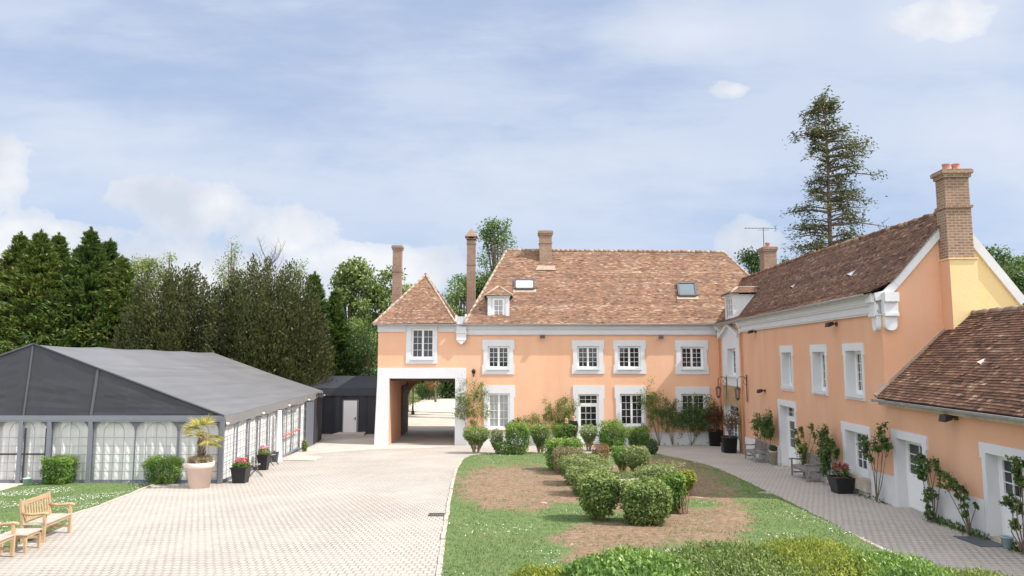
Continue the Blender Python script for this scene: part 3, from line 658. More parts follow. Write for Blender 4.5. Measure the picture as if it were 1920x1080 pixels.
def skylight(x0, y0, x1, y1, glass, skew=0):
    P = [on_plane(x0 + skew, y1, RA, nrm), on_plane(x1 + skew, y1, RA, nrm), on_plane(x1, y0, RA, nrm), on_plane(x0, y0, RA, nrm)]
    mb = MB()
    for a, b in ((0, 1), (1, 2), (2, 3), (3, 0)): mb.beam(P[a] + nrm * .07, P[b] + nrm * .07, .11, .16, nrm)
    o = mb.build('skylight', M['grey_plastic'], house); mp = MB(); mp.poly([p + nrm * .10 for p in P]); mp.build('pane', M[glass], o)
    mf = MB(); e = (P[1] - P[0]).normalized() * .15; s = (P[0] - P[3]).normalized()
    mf.hexa([P[0] - e + nrm * .02, P[1] + e + nrm * .02, P[1] + e + s * .3 + nrm * .015, P[0] - e + s * .3 + nrm * .015] + [p + nrm * .035 for p in (P[0] - e, P[1] + e, P[1] + e + s * .3, P[0] - e + s * .3)]); mf.build('flashing', M['mortar'], o)
skylight(966, 527, 1001, 543, 'blind'); skylight(1270, 533, 1302, 556, 'glass_blue', 3)
# chimney on the front slope, with its mortar collar
cz = 11.2; ch = stack(house, 2.24, 46.0, .82, .75, cz - .6, 13.62, M['brick_pale'], bands=(12.75,))
p0 = on_plane(1005, 505, RA, nrm); mb = MB()
mb.hexa([on_plane(1004, 506, RA, nrm, .01), on_plane(1042, 506, RA, nrm, .01), on_plane(1040, 498, RA, nrm, .01), on_plane(1008, 498, RA, nrm, .01), on_plane(1004, 506, RA, nrm, .05), on_plane(1042, 506, RA, nrm, .05), on_plane(1040, 498, RA, nrm, .1), on_plane(1008, 498, RA, nrm, .1)]); mb.build('flashing', M['mortar'], ch)
ch = stack(house, FA.x(1447) * 47 / 42, 47, .86, .86, 8, CAMZ + 207 / FPX * 47, M['brick']); mb = MB(); mb.lathe((FA.x(1447) * 47 / 42, 47, CAMZ + 207 / FPX * 47), [(.16, 0), (.14, .25), (.17, .28), (.17, .33), (.12, .33)], 12); mb.build('chimney_pot', M['terracotta'], ch)
# dormer
DF = Frame((0, 42.1, 0), (1, 0)); d0, d1 = DF.x(914), DF.x(955); zt = DF.hit(930, 557)[1]; zb = DF.hit(930, 604)[1]
dr = MB()
dop = (DF.x(924), DF.x(945), DF.hit(930, 596)[1], DF.hit(930, 560)[1])
wall(dr, DF, d0, d1, zb - .2, zt, [dop]); yb = 44.4
for x in (d0, d1): dr.poly([(x, 42.1, zb - .2), (x, 42.1, zt), (x, yb, zt), (x, yb - .2, zb)] if x == d0 else [(x, 42.1, zb - .2), (x, yb - .2, zb), (x, yb, zt), (x, 42.1, zt)])
for a, b in ((d0, d0 + .22), (d1 - .22, d1)): dr.box(DF, a, b, zb - .1, zt, .002, .05)
dr.box(DF, d0 - .05, d1 + .05, zt - .02, zt + .1, -.2, .12)
dm = dr.build('dormer', M['white'], house); dh = []
mb = MB(); sash(mb, DF, dop[0], dop[1], dop[2], dop[3], 2, 3, -.05, .09, .03); mb.build('window', M['sash'], dm); mb = MB(); mb.poly([DF.P(dop[0], dop[2], -.04), DF.P(dop[1], dop[2], -.04), DF.P(dop[1], dop[3], -.04), DF.P(dop[0], dop[3], -.04)]); mb.build('pane', M['glass_curtain'], dm)
mb = MB(); ap = V(((d0 + d1) / 2, 42.75, DF.hit(934, 535)[1])); apb = V((ap.x, 44.9, ap.z)); e0, e1 = V((d0 - .22, 41.9, zt + .08)), V((d1 + .22, 41.9, zt + .08)); f0, f1 = V((d0 - .22, 44.7, zt + .08)), V((d1 + .22, 44.7, zt + .08))
tiles(mb, e0, e1, ap, ap, .1, .16); tiles(mb, f0, e0, ap, apb, .1, .16); tiles(mb, e1, f1, apb, ap, .1, .16); mb.build('dormer_roof', M['tiles'], dm)
mb = MB()
for p, q in ((e0, ap), (e1, ap), (ap, apb)): mb.tube([p, q], .07, 6)
mb.build('dormer_hip', M['mortar'], dm)
# ------------------------------------------------------------------ gatehouse
TX0, TX1 = FA.x(708.5), HX0
gate = thing('gatehouse', 'orange gatehouse with pyramid roof above an open carriage passage', 'house', (-5.5, 42, 0))
gh = []
PX0, PX1, PZ = FA.x(731), FA.x(854), FA.hit(790, 709.5)[1]
opening(FA, gate, pxrect(FA, 771.5, 616, 814, 673), pxrect(FA, 760, 611, 822, 682), holes=gh, rec=.14, ears=(False, False))
gh.append((PX0, PX1, -1, PZ))
TD = 49.6
mb = MB(); wall(mb, FA, TX0, TX1, -.5, 7.1, gh)
wall(mb, Frame((TX0, 42, 0), (0, -1)), -(TD - 42), 0, -.5, 7.1)
AX0, AX1, AS, AR = -7.33, PX1 + .02, 2.3, 1.45
mb.build('wall', M['orange'], gate)
mb = MB(); BKW = Frame((0, TD, 0), (1, 0)); ac = (AX0 + AX1) / 2; ar = (AX1 - AX0) / 2; N_ = 20
for Y in (TD - .5, TD):                                              # arched back wall of the passage
    F_ = Frame((0, Y, 0), (1, 0))
    wall(mb, F_, TX0, AX0, -.3, 7.1); wall(mb, F_, AX1, TX1 + .3, -.3, 7.1)
    for i in range(N_):
        t0, t1 = math.pi * (1 - i / N_), math.pi * (1 - (i + 1) / N_); x0, x1 = ac + ar * math.cos(t0), ac + ar * math.cos(t1)
        mb.poly([F_.P(x0, AS + AR * math.sin(t0)), F_.P(x1, AS + AR * math.sin(t1)), F_.P(x1, 7.1), F_.P(x0, 7.1)])
for i in range(N_):
    t0, t1 = math.pi * (1 - i / N_), math.pi * (1 - (i + 1) / N_)
    a, b = (ac + ar * math.cos(t0), AS + AR * math.sin(t0)), (ac + ar * math.cos(t1), AS + AR * math.sin(t1))
    mb.poly([(a[0], TD - .5, a[1]), (a[0], TD, a[1]), (b[0], TD, b[1]), (b[0], TD - .5, b[1])])
for x in (AX0, AX1): mb.poly([(x, TD - .5, -.3), (x, TD, -.3), (x, TD, AS), (x, TD - .5, AS)])
mb.build('arch_wall', M['sandstone'], gate)
mb = MB()
mb.poly([(PX0, 42, -.3), (PX0, 42, PZ), (PX0, TD - .5, PZ), (PX0, TD - .5, -.3)]); mb.build('passage_wall', M['orange_worn'], gate); mb = MB(); mb.poly([(PX1, 42, -.3), (PX1, TD - .5, -.3), (PX1, TD - .5, PZ), (PX1, 42, PZ)])
mb.build('passage_wall', M['orange_worn'], gate)
mb = MB(); mb.poly([(PX0, 42, PZ), (PX1, 42, PZ), (PX1, TD - .5, PZ), (PX0, TD - .5, PZ)])
for y in np.arange(42.6, TD - .6, .8): mb.box(Frame((0, y, 0), (1, 0)), PX0, PX1, PZ - .16, PZ - .002, -.08, .08)
mb.build('ceiling_beams', M['dark_wood'], gate)
mb = MB(); mb.box(Frame((PX0, 46.6, 0), (0, 1)), 0, 2.3, .1, 3.3, .03, .11)
for z in (.5, 1.7, 2.9): mb.box(Frame((PX0, 46.6, 0), (0, 1)), .03, 2.27, z, z + .16, .112, .15)
mb.build('gate_leaf', M['dark_wood'], gate)
mb = MB(); q = FA.hit(790, 690)[1]
l0 = FA.x(708.7)
mb.prism(FA, [(FA.x(704.5), -.4), (PX0, -.4), (PX0, PZ), (l0, PZ)], .002, .07); mb.box(FA, l0, FA.x(874), PZ, q, .002, .07); mb.prism(FA, [(PX1, -.4), (FA.x(877), -.4), (FA.x(874), PZ), (PX1, PZ)], .002, .07)
mb.build('portal_frame', M['white'], gate)
mb = MB()
for (za, zb, b) in ((.46, .40, .10), (.40, .12, .06), (.12, .05, .14), (.05, 0, .22)): mb.box(FA, TX0 - .04, FA.x(760.5), EAVE - za, EAVE - zb, .002, b); mb.box(FA, FA.x(821.5), TX1 - .002, EAVE - za, EAVE - zb, .002, b)
mb.box(FA, FA.x(760.5), FA.x(821.5), EAVE - .1, EAVE, .06, .2); mb.build('cornice', M['white'], gate)
mb = MB(); x0, x1 = FA.x(856), FA.x(874.5); z1 = EAVE - .15; z0 = FA.hit(860, 638)[1]; xm = (x0 + x1) / 2
mb.box(FA, x0 - .04, x1 + .04, z0 + .42, z0 + .5, .275, .33); mb.box(FA, x0, x1, z0, z1, .16, .28)
mb.prism(FA, [(x0 + .04, z0), (x0 + .09, z0 - .12), (xm - .12, z0 - .14), (xm - .08, z0 - .22), (xm, z0 - .25), (xm + .08, z0 - .22), (xm + .12, z0 - .14), (x1 - .09, z0 - .12), (x1 - .04, z0)], .05, .26); mb.build('bracket', M['white'], gate)
ta = (TX0 - .25, 41.58, EAVE); tb = (FA.x(855) , 41.58, EAVE + .04); tap = V(((797 - 960) / FPX * 45.4, 45.4, CAMZ + (HZ - 515) / FPX * 45.4)); tc_, td_ = (tb[0] , 49.8, EAVE), (TX0 - .25, 49.8, EAVE)
mb = MB(); tiles(mb, ta, tb, tap, tap); tiles(mb, td_, ta, tap, tap); tiles(mb, tb, tc_, tap, tap); tiles(mb, tc_, td_, tap, tap, .3, .3); rf = mb.build('roof', M['tiles'], gate)
for p in (ta, tb, td_, tc_): ridge('hip', M['mortar'], rf, p, tap, .075, .45)
mb = MB(); mb.lathe(tap + V((0, 0, -.1)), [(.18, 0), (.12, .12), (.05, .22), (0, .24)], 10); mb.build('finial', M['tiles'], rf)
mb = MB(); mb.box(FA, FA.x(853), FA.x(876), EAVE, FA.hit(860, 594)[1], -.6, .0); mb.box(FA, FA.x(853), FA.x(857), EAVE, FA.hit(860, 591)[1], -.1, .06); mb.box(FA, FA.x(871), FA.x(875), EAVE, FA.hit(860, 589)[1], -.1, .06)
for i in range(5): mb.box(FA, FA.x(858.5) + i * .085, FA.x(858.5) + i * .085 + .04, EAVE, FA.hit(860, 593)[1], .002, .03)
mb.build('parapet', M['white'], gate)
c1x = (743.5 - 960) / FPX * 50.3; stack(gate, c1x, 50.3, .62, .6, -.1, CAMZ + 210 / FPX * 50.3, M['brick'], bands=(CAMZ + 160 / FPX * 50.3,))
c2x = (883 - 960) / FPX * 50.6; zc = CAMZ + 222 / FPX * 50.6
c2 = stack(gate, c2x, 50.6, .62, .6, -.1, zc - .1, M['brick'], bands=(CAMZ + 173 / FPX * 50.6, CAMZ + 213 / FPX * 50.6), cap='none')
fr = Frame((c2x, 50.6, 0), (1, 0)); mb = MB()
for a, b in ((-.36, -.2), (.2, .36)): mb.box(fr, a, b, zc - .02, zc + .28, -.36, .36)
mb.box(fr, -.2, .2, zc - .02, zc + .05, -.36, .36)
mb.poly([fr.P(-.46, zc + .22, .44), fr.P(.46, zc + .22, .44), fr.P(0, zc + .82, 0)]); mb.poly([fr.P(.46, zc + .22, .44), fr.P(.46, zc + .22, -.44), fr.P(0, zc + .82, 0)]); mb.poly([fr.P(-.46, zc + .22, -.44), fr.P(-.46, zc + .22, .44), fr.P(0, zc + .82, 0)]); mb.poly([fr.P(.46, zc + .22, -.44), fr.P(-.46, zc + .22, -.44), fr.P(0, zc + .82, 0)])
mb.box(fr, -.46, .46, zc + .16, zc + .22, -.44, .44); mb.build('chimney_hood', M['brick'], c2)
# ------------------------------------------------------------------ wing
WEND = WI.x(1657)
wing = thing('wing', 'orange two storey wing with dark tiled roof and big gable chimney', 'house', (12, 30, 0))
wh = []
def w(op, ou, **k):
    k.setdefault('ears', (True, False)); return opening(WI, wing, pxrect(WI, *op), pxrect(WI, *ou), holes=wh, rec=k.pop('rec', .34), **k)
for op, ou in (((1467, 661, 1485.5, 724), (1463.5, 648.5, 1488, 731)), ((1525, 660, 1548.5, 732), (1520, 646.5, 1551.5, 738)), ((1587, 658, 1617.5, 738.5), (1581, 644, 1621.5, 746.5))):
    w(op, ou)
w((1464, 759.5, 1487, 872), (1459.5, 747.5, 1490, 872), kind='door', leaves=1, cols=2, rows=3, transom=.42, bottom=.85, sill=False, label='tall white glazed door with transom light')
w((1587, 805, 1622, 880), (1579, 789.5, 1626, 880), sill=False, label='ground floor casement above a stone sill')
EN = (WI.x(1350), WI.x(1391))
eo = pxrect(WI, 1365, 654, 1380.5, 704); nic = opening(WI, wing, eo, (eo[0] - .25, eo[1] + .25, eo[2] - .1, eo[3] + .12), holes=wh, rec=.3, leaves=1, cols=2, ears=(False, False), label='small window in the white pedimented panel')
ed = (WI.x(1357), WI.x(1384), -.2, WI.hit(1360, 757)[1])
dd = opening(WI, wing, ed, (ed[0] - .02, ed[1] + .02, -.3, ed[3] + .02), kind='door', leaves=2, cols=2, rows=3, transom=.55, bottom=.8, holes=wh, rec=.3, ears=(False, False), sill=False, label='white glazed entrance door in a sandstone frame')
mb = MB(); wall(mb, WI, 0, WEND, -.5, 7.12, wh)
RUN = 2.28
GB = Frame(WI.P(WEND, 0), (-WI.nv.x, -WI.nv.y))                       # gable wall, a from the corner to the right
GZ, GZK = CAMZ + 4.46, 7.45
gx_, gz_ = GB.hit(1920, 562); GSL = (GZ - gz_) / (gx_ - RUN); BRUN = (GZ - 7.0) / GSL
def gable(mb, a0, a1):
    prof = lambda a: (7.12 + (GZK - 7.12) * a / .3 if a < .3 else GZK + (GZ - GZK) * (a - .3) / (RUN - .3)) if a <= RUN else GZ - GSL * (a - RUN)
    xs = sorted({a0, a1, *[x for x in (.3, RUN) if a0 < x < a1]})
    for p, q in zip(xs, xs[1:]): mb.poly([GB.P(p, -.5), GB.P(q, -.5), GB.P(q, prof(q)), GB.P(p, prof(p))])
BX0, BX1 = GB.x(1789, .5), GB.x(1842, .5)
gable(mb, 0, (BX0 + BX1) / 2)
BW = Frame(WI.P(WEND, 0, -RUN - BRUN), (-WI.u.x, -WI.u.y)); wall(mb, BW, 0, WEND, -.5, 7.12)
mb.build('wall', M['orange_worn'], wing)
mb = MB(); gable(mb, (BX0 + BX1) / 2, RUN + BRUN); mb.build('gable_wall', M['yellow'], wing, label='pale yellow painted half of the gable')
# pedimented panel and stone door frame
mb = MB(); pz = WI.hit(1352, 720)[1]; pt = WI.hit(1352, 630)[1]
pa0, pa1 = WI.x(1356), WI.x(1389)
for (a, b, c, d) in ((pa0, eo[0] - .0, pz, pt), (eo[1], pa1, pz, pt), (eo[0], eo[1], pz, eo[2]), (eo[0], eo[1], eo[3], pt)): mb.box(WI, a, b, c, d, .003, .045)
mid = (pa0 + pa1) / 2; pk = WI.hit(1370, 608)[1]
mb.prism(WI, [(pa0, pt), (pa1, pt), (mid, pk - .1)], .002, .05)
mb.build('pedimented_panel', M['white'], wing)
mb = MB()
for s in (-1, 1): mb.beam(WI.P(mid + s * (pa1 - pa0) * .55, pt - .1, .14), WI.P(mid, pk, .14), .22, .14)
mb.build('pediment', M['white'], wing)
mb = MB(); mb.box(WI, pa0, ed[0], -.3, pz - .01, .004, .08); mb.box(WI, ed[1], pa1, -.3, pz - .01, .004, .08); mb.box(WI, ed[0], ed[1], ed[3], pz - .01, .004, .08); mb.build('stone_door_frame', M['sandstone'], wing)
mb = MB()
for s0, s1 in ((0.02, WI.x(1354)), (WI.x(1391), WEND)):
    for (za, zb, b) in ((.64, .58, .10), (.58, .53, .14), (.53, .34, .08), (.34, .28, .15), (.28, .05, .19), (.05, 0, .27)): mb.box(WI, s0, s1, EAVE - za - .04, EAVE - zb - .04, .002, b)
mb.box(WI, WI.x(1354), WI.x(1391), EAVE - .16, EAVE - .04, .002, .25); mb.build('cornice', M['white'], wing)
gutter(WI, wing, .2, WEND - .1, EAVE - .06, .40, .07)
def slope_plinth(root, s0, s1, cuts, name='plinth'):
    cs = [s0] + [x for c in cuts for x in c] + [s1]
    for p, q in zip(cs[::2], cs[1::2]):
        mb = MB(); zp_ = zg(WI.P(p, 0).y), zg(WI.P(q, 0).y); h = .86
        mb.prism(WI, [(p, -.4), (q, -.4), (q, zp_[1] + h), (p, zp_[0] + h)], .003, .05); mb.build(name, M['plinth'], root)
slope_plinth(wing, WI.x(1391), WEND, [(WI.x(1459.5), WI.x(1490))])
def step(root, op, d=.05, mat='stone', h=.12):
    mb = MB(); z = zg(WI.P((op[0] + op[1]) / 2, 0).y); mb.box(WI, op[0] + .01, op[1] - .01, z - .3, op[2] + .005, -.3, d); mb.build('doorstep', M[mat], root)
step(wing, pxrect(WI, 1464, 759, 1487, 872), .55); mb = MB(); so = pxrect(WI, 1587, 805, 1622, 880); mb.box(WI, so[0] - .12, so[1] + .1, so[2] - .42, so[2] - .005, .052, .2); mb.build('stone_sill', M['stone'], wing)
# wing roof: bell-cast foot, then the long slope
k0, k1 = WI.P(-.05, EAVE - .02, .36), WI.P(WEND + .12, EAVE - .02, .36)
m0, m1 = WI.P(-.6, GZK + .04, -.3), WI.P(WEND + .12, GZK + .04, -.3)
r0, r1 = WI.P(-2.75, 10.28, -RUN - .12), WI.P(WEND + .12, GZ + .08, -RUN)
rm = (r0 + r1) / 2 + V((0, 0, .08)); mm = (m0 + m1) / 2
mb = MB(); tiles(mb, k0, k1, m1, m0, .085, .14, .016); tiles(mb, m0, mm, rm, r0, .085, .14, .016, .03); tiles(mb, mm.lerp(m0, .012), m1, r1, rm.lerp(r0, .012), .085, .14, .016, .03)
bk0, bk1 = WI.P(-2.7, 6.9, -RUN - BRUN - .05), WI.P(WEND - .02, 6.9, -RUN - BRUN - .05); tiles(mb, bk1, bk0, r0, WI.P(WEND - .02, GZ + .0, -RUN), .3, .3)
rf = mb.build('roof', M['tiles_dark'], wing); ridge('ridge', M['tiles_dark'], rf, r0, rm, .085, .33, .02); ridge('ridge', M['tiles_dark'], rf, rm, r1, .085, .33, .02)
mb = MB(); up = V((0, 0, 1))
def verge(pts, wd=.25, d=.08):
    for (a, z), (c, y) in zip(pts, pts[1:]):
        t = V((c - a, y - z)).normalized(); n2 = V((-t.y, t.x)) if t.x * (-1) < 0 else V((t.y, -t.x))
        if n2.y > 0: n2 = -n2
        mb.prism(GB, [(a + n2.x * wd, z + n2.y * wd), (c + n2.x * wd, y + n2.y * wd), (c, y), (a, z)], .004, d)
verge([(-.22, 7.16), (.05, 7.22), (.34, 7.52), (RUN, GZ + .06)]); verge([(RUN, GZ + .06), (RUN + BRUN + .1, 7.0 - GSL * .1 + .06)]); mb.build('verge', M['white'], wing)
# corner bracket of the cornice
mb = MB()
for fr, a0, a1 in ((WI, WEND - .36, WEND), (GB, 0, .42)):
    z0 = EAVE - .72
    mb.box(fr, a0, a1, z0, EAVE - .32, .003, .19); mb.box(fr, a0, a1 + (0.02 if fr is WI else 0), EAVE - .75, EAVE - .66, .191, .24); mb.box(fr, a0, a1, EAVE - .32, EAVE - .04, .003, .29)
    n_ = 10; c = (a0 + a1) / 2; r = (a1 - a0) / 2 - .03
    mb.prism(fr, [(c - r, z0), *[(c - r * math.cos(math.pi * i / n_), z0 - .3 - .17 * math.sin(math.pi * i / n_)) for i in range(n_ + 1)], (c + r, z0)], .002, .15)
mb.build('corner_bracket', M['white'], wing)
# gable chimney
CF = Frame(GB.P((BX0 + BX1) / 2, 0, .25), (GB.u.x, GB.u.y)); hw = (BX1 - BX0) / 2 - .03
CZ = lambda py: CAMZ + (HZ - py) / FPX * (CF.o.y - .25)
mb = MB(); hb = .26
mb.box(CF, -hw, hw, CZ(484), CZ(386), -hb, hb - .02); mb.box(CF, -hw - .04, hw + .04, CZ(386), CZ(381), -hb - .03, hb + .03); mb.box(CF, -hw + .02, hw - .02, CZ(381), CZ(327), -hb, hb - .02)
mb.box(CF, -hw - .03, hw + .03, CZ(327), CZ(320), -hb - .03, hb + .04); mb.box(CF, -hw - .08, hw + .08, CZ(320), CZ(313), -hb - .08, hb + .08); mb.box(CF, -hw - .05, hw + .05, CZ(313), CZ(311), -hb - .05, hb + .05)
ch = mb.build('chimney', M['brick_pale'], wing)
for dx in (-.14, .14):
    mb = MB(); mb.lathe(CF.P(dx, CZ(311)), [(.15, 0), (.12, .06), (.10, .14), (.12, .2), (.125, .22), (.09, .22), (.08, .1)], 14); mb.build('chimney_pot', M['terracotta'], ch)
mb = MB(); P = CF.P; mb.box(CF, -hw + .005, hw + .06, -.3, CZ(484), -hb, hb - .0); mb.box(CF, -hw - .03, hw + .08, CZ(485), CZ(482.5), -hb - .02, hb + .04); mb.build('chimney_breast', M['yellow'], wing, label='yellow painted chimney breast')
mb = MB(); mb.poly([P(-hw, 0, -hb), P(-hw, 0, hb), P(-hw, CZ(485), hb), P(-hw, CZ(485), -hb)]); mb.build('breast_side', M['orange_worn'], wing)
# wing dormer
DW = Frame(WI.P(0, 0, -.02), (WI.u.x, WI.u.y)); s0, s1 = DW.x(1364), DW.x(1379); zb = 7.3; zt = DW.hit(1377, 551)[1]
mb = MB(); dop = (s0 + .22, s1 - .22, zb + .15, zt - .12); wall(mb, DW, s0, s1, zb - .3, zt, [dop]); ib = -1.6
for s in (s0, s1): mb.poly([DW.P(s, zb - .3), DW.P(s, zt), DW.P(s, zt, ib), DW.P(s, zb, ib + .9)])
mb.box(DW, s0 - .06, s1 + .06, zt - .02, zt + .1, -.3, .1); mb.box(DW, s0 - .02, s0 + .2, zb - .2, zt, .001, .04); mb.box(DW, s1 - .2, s1 + .02, zb - .2, zt, .001, .04)
dm = mb.build('dormer', M['white'], wing); mb = MB(); sash(mb, DW, *dop, 2, 3, -.08, .08, .03); mb.build('window', M['sash'], dm); mb = MB(); mb.poly([DW.P(dop[0], dop[2], -.06), DW.P(dop[1], dop[2], -.06), DW.P(dop[1], dop[3], -.06), DW.P(dop[0], dop[3], -.06)]); mb.build('pane', M['glass_curtain'], dm)
sm = (s0 + s1) / 2; az = DW.hit(1388, 527)[1]; ap, apb = DW.P(sm, az - .1, -.45), DW.P(sm, az - .1, -2.0); e0, e1, f0, f1 = DW.P(s0 - .2, zt + .08, .2), DW.P(s1 + .2, zt + .08, .2), DW.P(s0 - .2, zt + .08, -1.7), DW.P(s1 + .2, zt + .08, -1.7)
mb = MB(); tiles(mb, e0, e1, ap, ap, .1, .16); tiles(mb, f0, e0, ap, apb, .1, .16); tiles(mb, e1, f1, apb, ap, .1, .16); mb.build('dormer_roof', M['tiles'], dm)
mb = MB()
for p, q in ((e0, ap), (e1, ap), (ap, apb), (f1, apb)): mb.tube([p, q], .07, 6)
mb.build('dormer_hip', M['mortar'], dm)
# valley lead between the two roofs
mb = MB(); va = V((12.42, 41.75, EAVE + .06)); vb = on_plane(1399, 518, RA, nrm); mb.beam(va, va.lerp(vb, .45), .12, .06); mb.build('valley_flashing', M['zinc'], wing)
wn = (k1 - k0).cross(r0 - k0).normalized()
wn = wn if wn.z > 0 else -wn
slope_n = (m1 - m0).cross(r1 - m1).normalized(); slope_n = slope_n if slope_n.z > 0 else -slope_n
def roof_vent(root, px, py, p0, n, mat, r=.17, l=.42):
    c = on_plane(px, py, p0, n); dn = (V((0, 0, -1)) - n * V((0, 0, -1)).dot(n)).normalized(); sd_ = n.cross(dn); mb = MB(); k = 8
    back = c - dn * l * .6 + n * .01
    for i in range(k):
        a0, a1 = math.pi * i / k, math.pi * (i + 1) / k
        f = lambda a: c + dn * l * .4 + sd_ * r * math.cos(a) + n * (r * math.sin(a) + .01)
        mb.poly([f(a0), f(a1), back])
    return mb.build('roof_vent', mat, root)
roof_vent(wing, 1491, 537, m1, slope_n, M['zinc']); roof_vent(wing, 1600, 514, m1, slope_n, M['zinc'])
pipe(WI, wing, WI.x(1351.5), .12, 0, EAVE - .1, EAVE - .75); pipe(WI, wing, WI.x(1393), .12, 0, EAVE - .1, EAVE - .75)
# ------------------------------------------------------------------ annex
annex = thing('annex', 'low orange annex with weathered brown tiled roof against the wing gable', 'house', (11, 14, 1))
A1 = WEND + 13; ah = []
AZE = WI.hit(1800, 769, .3)[1]
def an(op, ou, **k): return opening(WI, annex, pxrect(WI, *op), pxrect(WI, *ou), holes=ah, rec=.3, kind='door', leaves=1, ears=(True, False), sill=False, frame=.05, **k)
opA, opB = (1681.5, 821, 1722, 948), (1850.5, 849, 1903.5, 1001)
an(opA, (1673, 803.5, 1731, 948), cols=2, rows=3, bottom=.98, label='white half glazed door further from the camera'); an(opB, (1838.5, 827.5, 1912, 1001), cols=3, rows=3, bottom=.98, label='white half glazed door nearest the camera')
mb = MB(); wall(mb, WI, WEND + .002, A1, -.5, AZE + .1, ah)
ARZ = CAMZ + 1.3; ARB = -2.42
e_ = Frame(WI.P(A1, 0), (-WI.nv.x, -WI.nv.y)); mb.poly([e_.P(0, 0), e_.P(4.8, 0), e_.P(4.8, AZE), e_.P(2.4, ARZ), e_.P(0, AZE)])
mb.build('wall', M['orange_worn'], annex)
oa, ob_ = pxrect(WI, *opA), pxrect(WI, *opB)
slope_plinth(annex, WEND + .003, A1, [(oa[0] - .16, oa[1] + .16), (ob_[0] - .16, ob_[1] + .16)]); step(annex, oa, .06); step(annex, ob_, .06)
mb = MB(); mb.box(WI, WEND + .01, A1, AZE - .16, AZE - .02, .003, .24); mb.build('soffit', M['stone'], annex)
gutter(WI, annex, WEND - .05, A1, AZE - .0, .36, .065)
q0, q1 = WI.P(WEND + .02, AZE + .04, .30), WI.P(A1, AZE + .04, .30); t0_, t1_ = WI.P(WEND + .55, ARZ, ARB), WI.P(A1, ARZ, ARB)
mb = MB(); tiles(mb, q0, q1, t1_, t0_ - WI.u * .53, .098, .17, .032, .03); tiles(mb, WI.P(A1, AZE, -4.9), WI.P(WEND + .02, AZE, -4.9), t0_, t1_, .3, .3)
rf = mb.build('roof', M['tiles_dark'], annex); ridge('ridge', M['mortar_tile'], rf, t0_ - WI.u * .1, t1_, .085, .3, .02)
mb = MB(); c = V((0, 0, .06)); mb.beam(q0 + c - WI.u * .03, q0.lerp(t0_ - WI.u * .53, .80) + c - WI.u * .03, .16, .12); mb.build('flashing', M['mortar'], annex)
an_n = (q1 - q0).cross(t1_ - q1).normalized(); an_n = an_n if an_n.z > 0 else -an_n
roof_vent(annex, 1842, 679, q0, an_n, M['pink_pot'], .09, .26)
# ------------------------------------------------------------------ wall lamps, lanterns, antenna
def floodlight(fr, px, py, label, drop=0.):
    a, z = fr.hit(px, py, .25); c = fr.P(a, z, 0); t = thing('floodlight', label, 'lamp', c, group='small floodlights under the eaves')
    mb = MB(); mb.box(fr, a - .06, a + .06, z - .06, z + .08, .002, .05); mb.beam(fr.P(a, z + .02, .05), fr.P(a, z + .0, .2), .05, .05); mb.build('bracket', M['rust'], t)
    mb = MB(); P = fr.P; mb.hexa([P(a - .15, z - .1, .38), P(a + .15, z - .1, .38), P(a + .15, z + .06, .34), P(a - .15, z + .06, .34), P(a - .11, z - .04, .16), P(a + .11, z - .04, .16), P(a + .11, z + .09, .16), P(a - .11, z + .09, .16)]); h = mb.build('lamp_head', M['iron'], t)
    mb = MB(); mb.poly([P(a - .13, z - .106, .365), P(a - .1, z - .054, .18), P(a + .1, z - .054, .18), P(a + .13, z - .106, .365)]); mb.build('lens', M['glass'], h)
floodlight(FA, 1017, 631, 'small dark floodlight under the farmhouse eaves left of the middle windows')
floodlight(FA, 1239, 632, 'small dark floodlight under the farmhouse eaves near the right window')
floodlight(WI, 1408, 622, 'small dark floodlight under the wing cornice beside the downpipe')
floodlight(WI, 1556, 608, 'small dark floodlight under the wing cornice between the upper windows')
floodlight(WI, 1425, 733, 'small dark floodlight low on the wing wall beside the corner entrance')
floodlight(WI, 1775, 783, 'small dark floodlight under the annex gutter')
def lantern(fr, px, py, label, s=1., arm=.55):
    a, z = fr.hit(px, py, arm); t = thing('lantern', label, 'lantern', fr.P(a, z, 0), group='old iron lanterns on brackets'); P = fr.P
    mb = MB(); mb.box(fr, a - .03, a + .03, z - .5 * s, z + 1.25 * s, .06, .1); pts = [P(a, z + .95 * s, .1), P(a, z + 1.12 * s, .2), P(a, z + 1.15 * s, .38), P(a, z + 1.0 * s, arm), P(a, z + .5 * s, arm)]; mb.tube(pts, .022, 6)
    mb.tube([P(a, z + .6 * s, .1), P(a, z + .75 * s, .25), P(a, z + .95 * s, .2)], .015, 5); mb.build('bracket', M['rust'], t)
    c = P(a, z, arm); mb = MB(); k = 6
    mb.lathe(c + V((0, 0, .28 * s)), [(.21 * s, 0), (.2 * s, .04 * s), (.1 * s, .16 * s), (.05 * s, .2 * s), (.03 * s, .27 * s)], 6); mb.lathe(c + V((0, 0, -.3 * s)), [(.02 * s, -.14 * s), (.05 * s, -.1 * s), (.1 * s, -.03 * s), (.13 * s, 0), (.13 * s, .03 * s)], 6)
    for i in range(k):
        th = 2 * math.pi * (i + .5) / k; mb.beam(c + V((.12 * math.cos(th), .12 * math.sin(th), -.29)) * s, c + V((.19 * math.cos(th), .19 * math.sin(th), .29)) * s, .025 * s, .025 * s)
    o = mb.build('cage', M['rust'], t); mb = MB(); mb.lathe(c + V((0, 0, -.28 * s)), [(.105 * s, 0), (.17 * s, .56 * s)], 6); mb.build('glass', M['pvc'], o)
lantern(WI, 1347, 736, 'rusty hanging lantern left of the corner entrance', .78); lantern(WI, 1383, 739, 'rusty hanging lantern right of the corner entrance', .78)
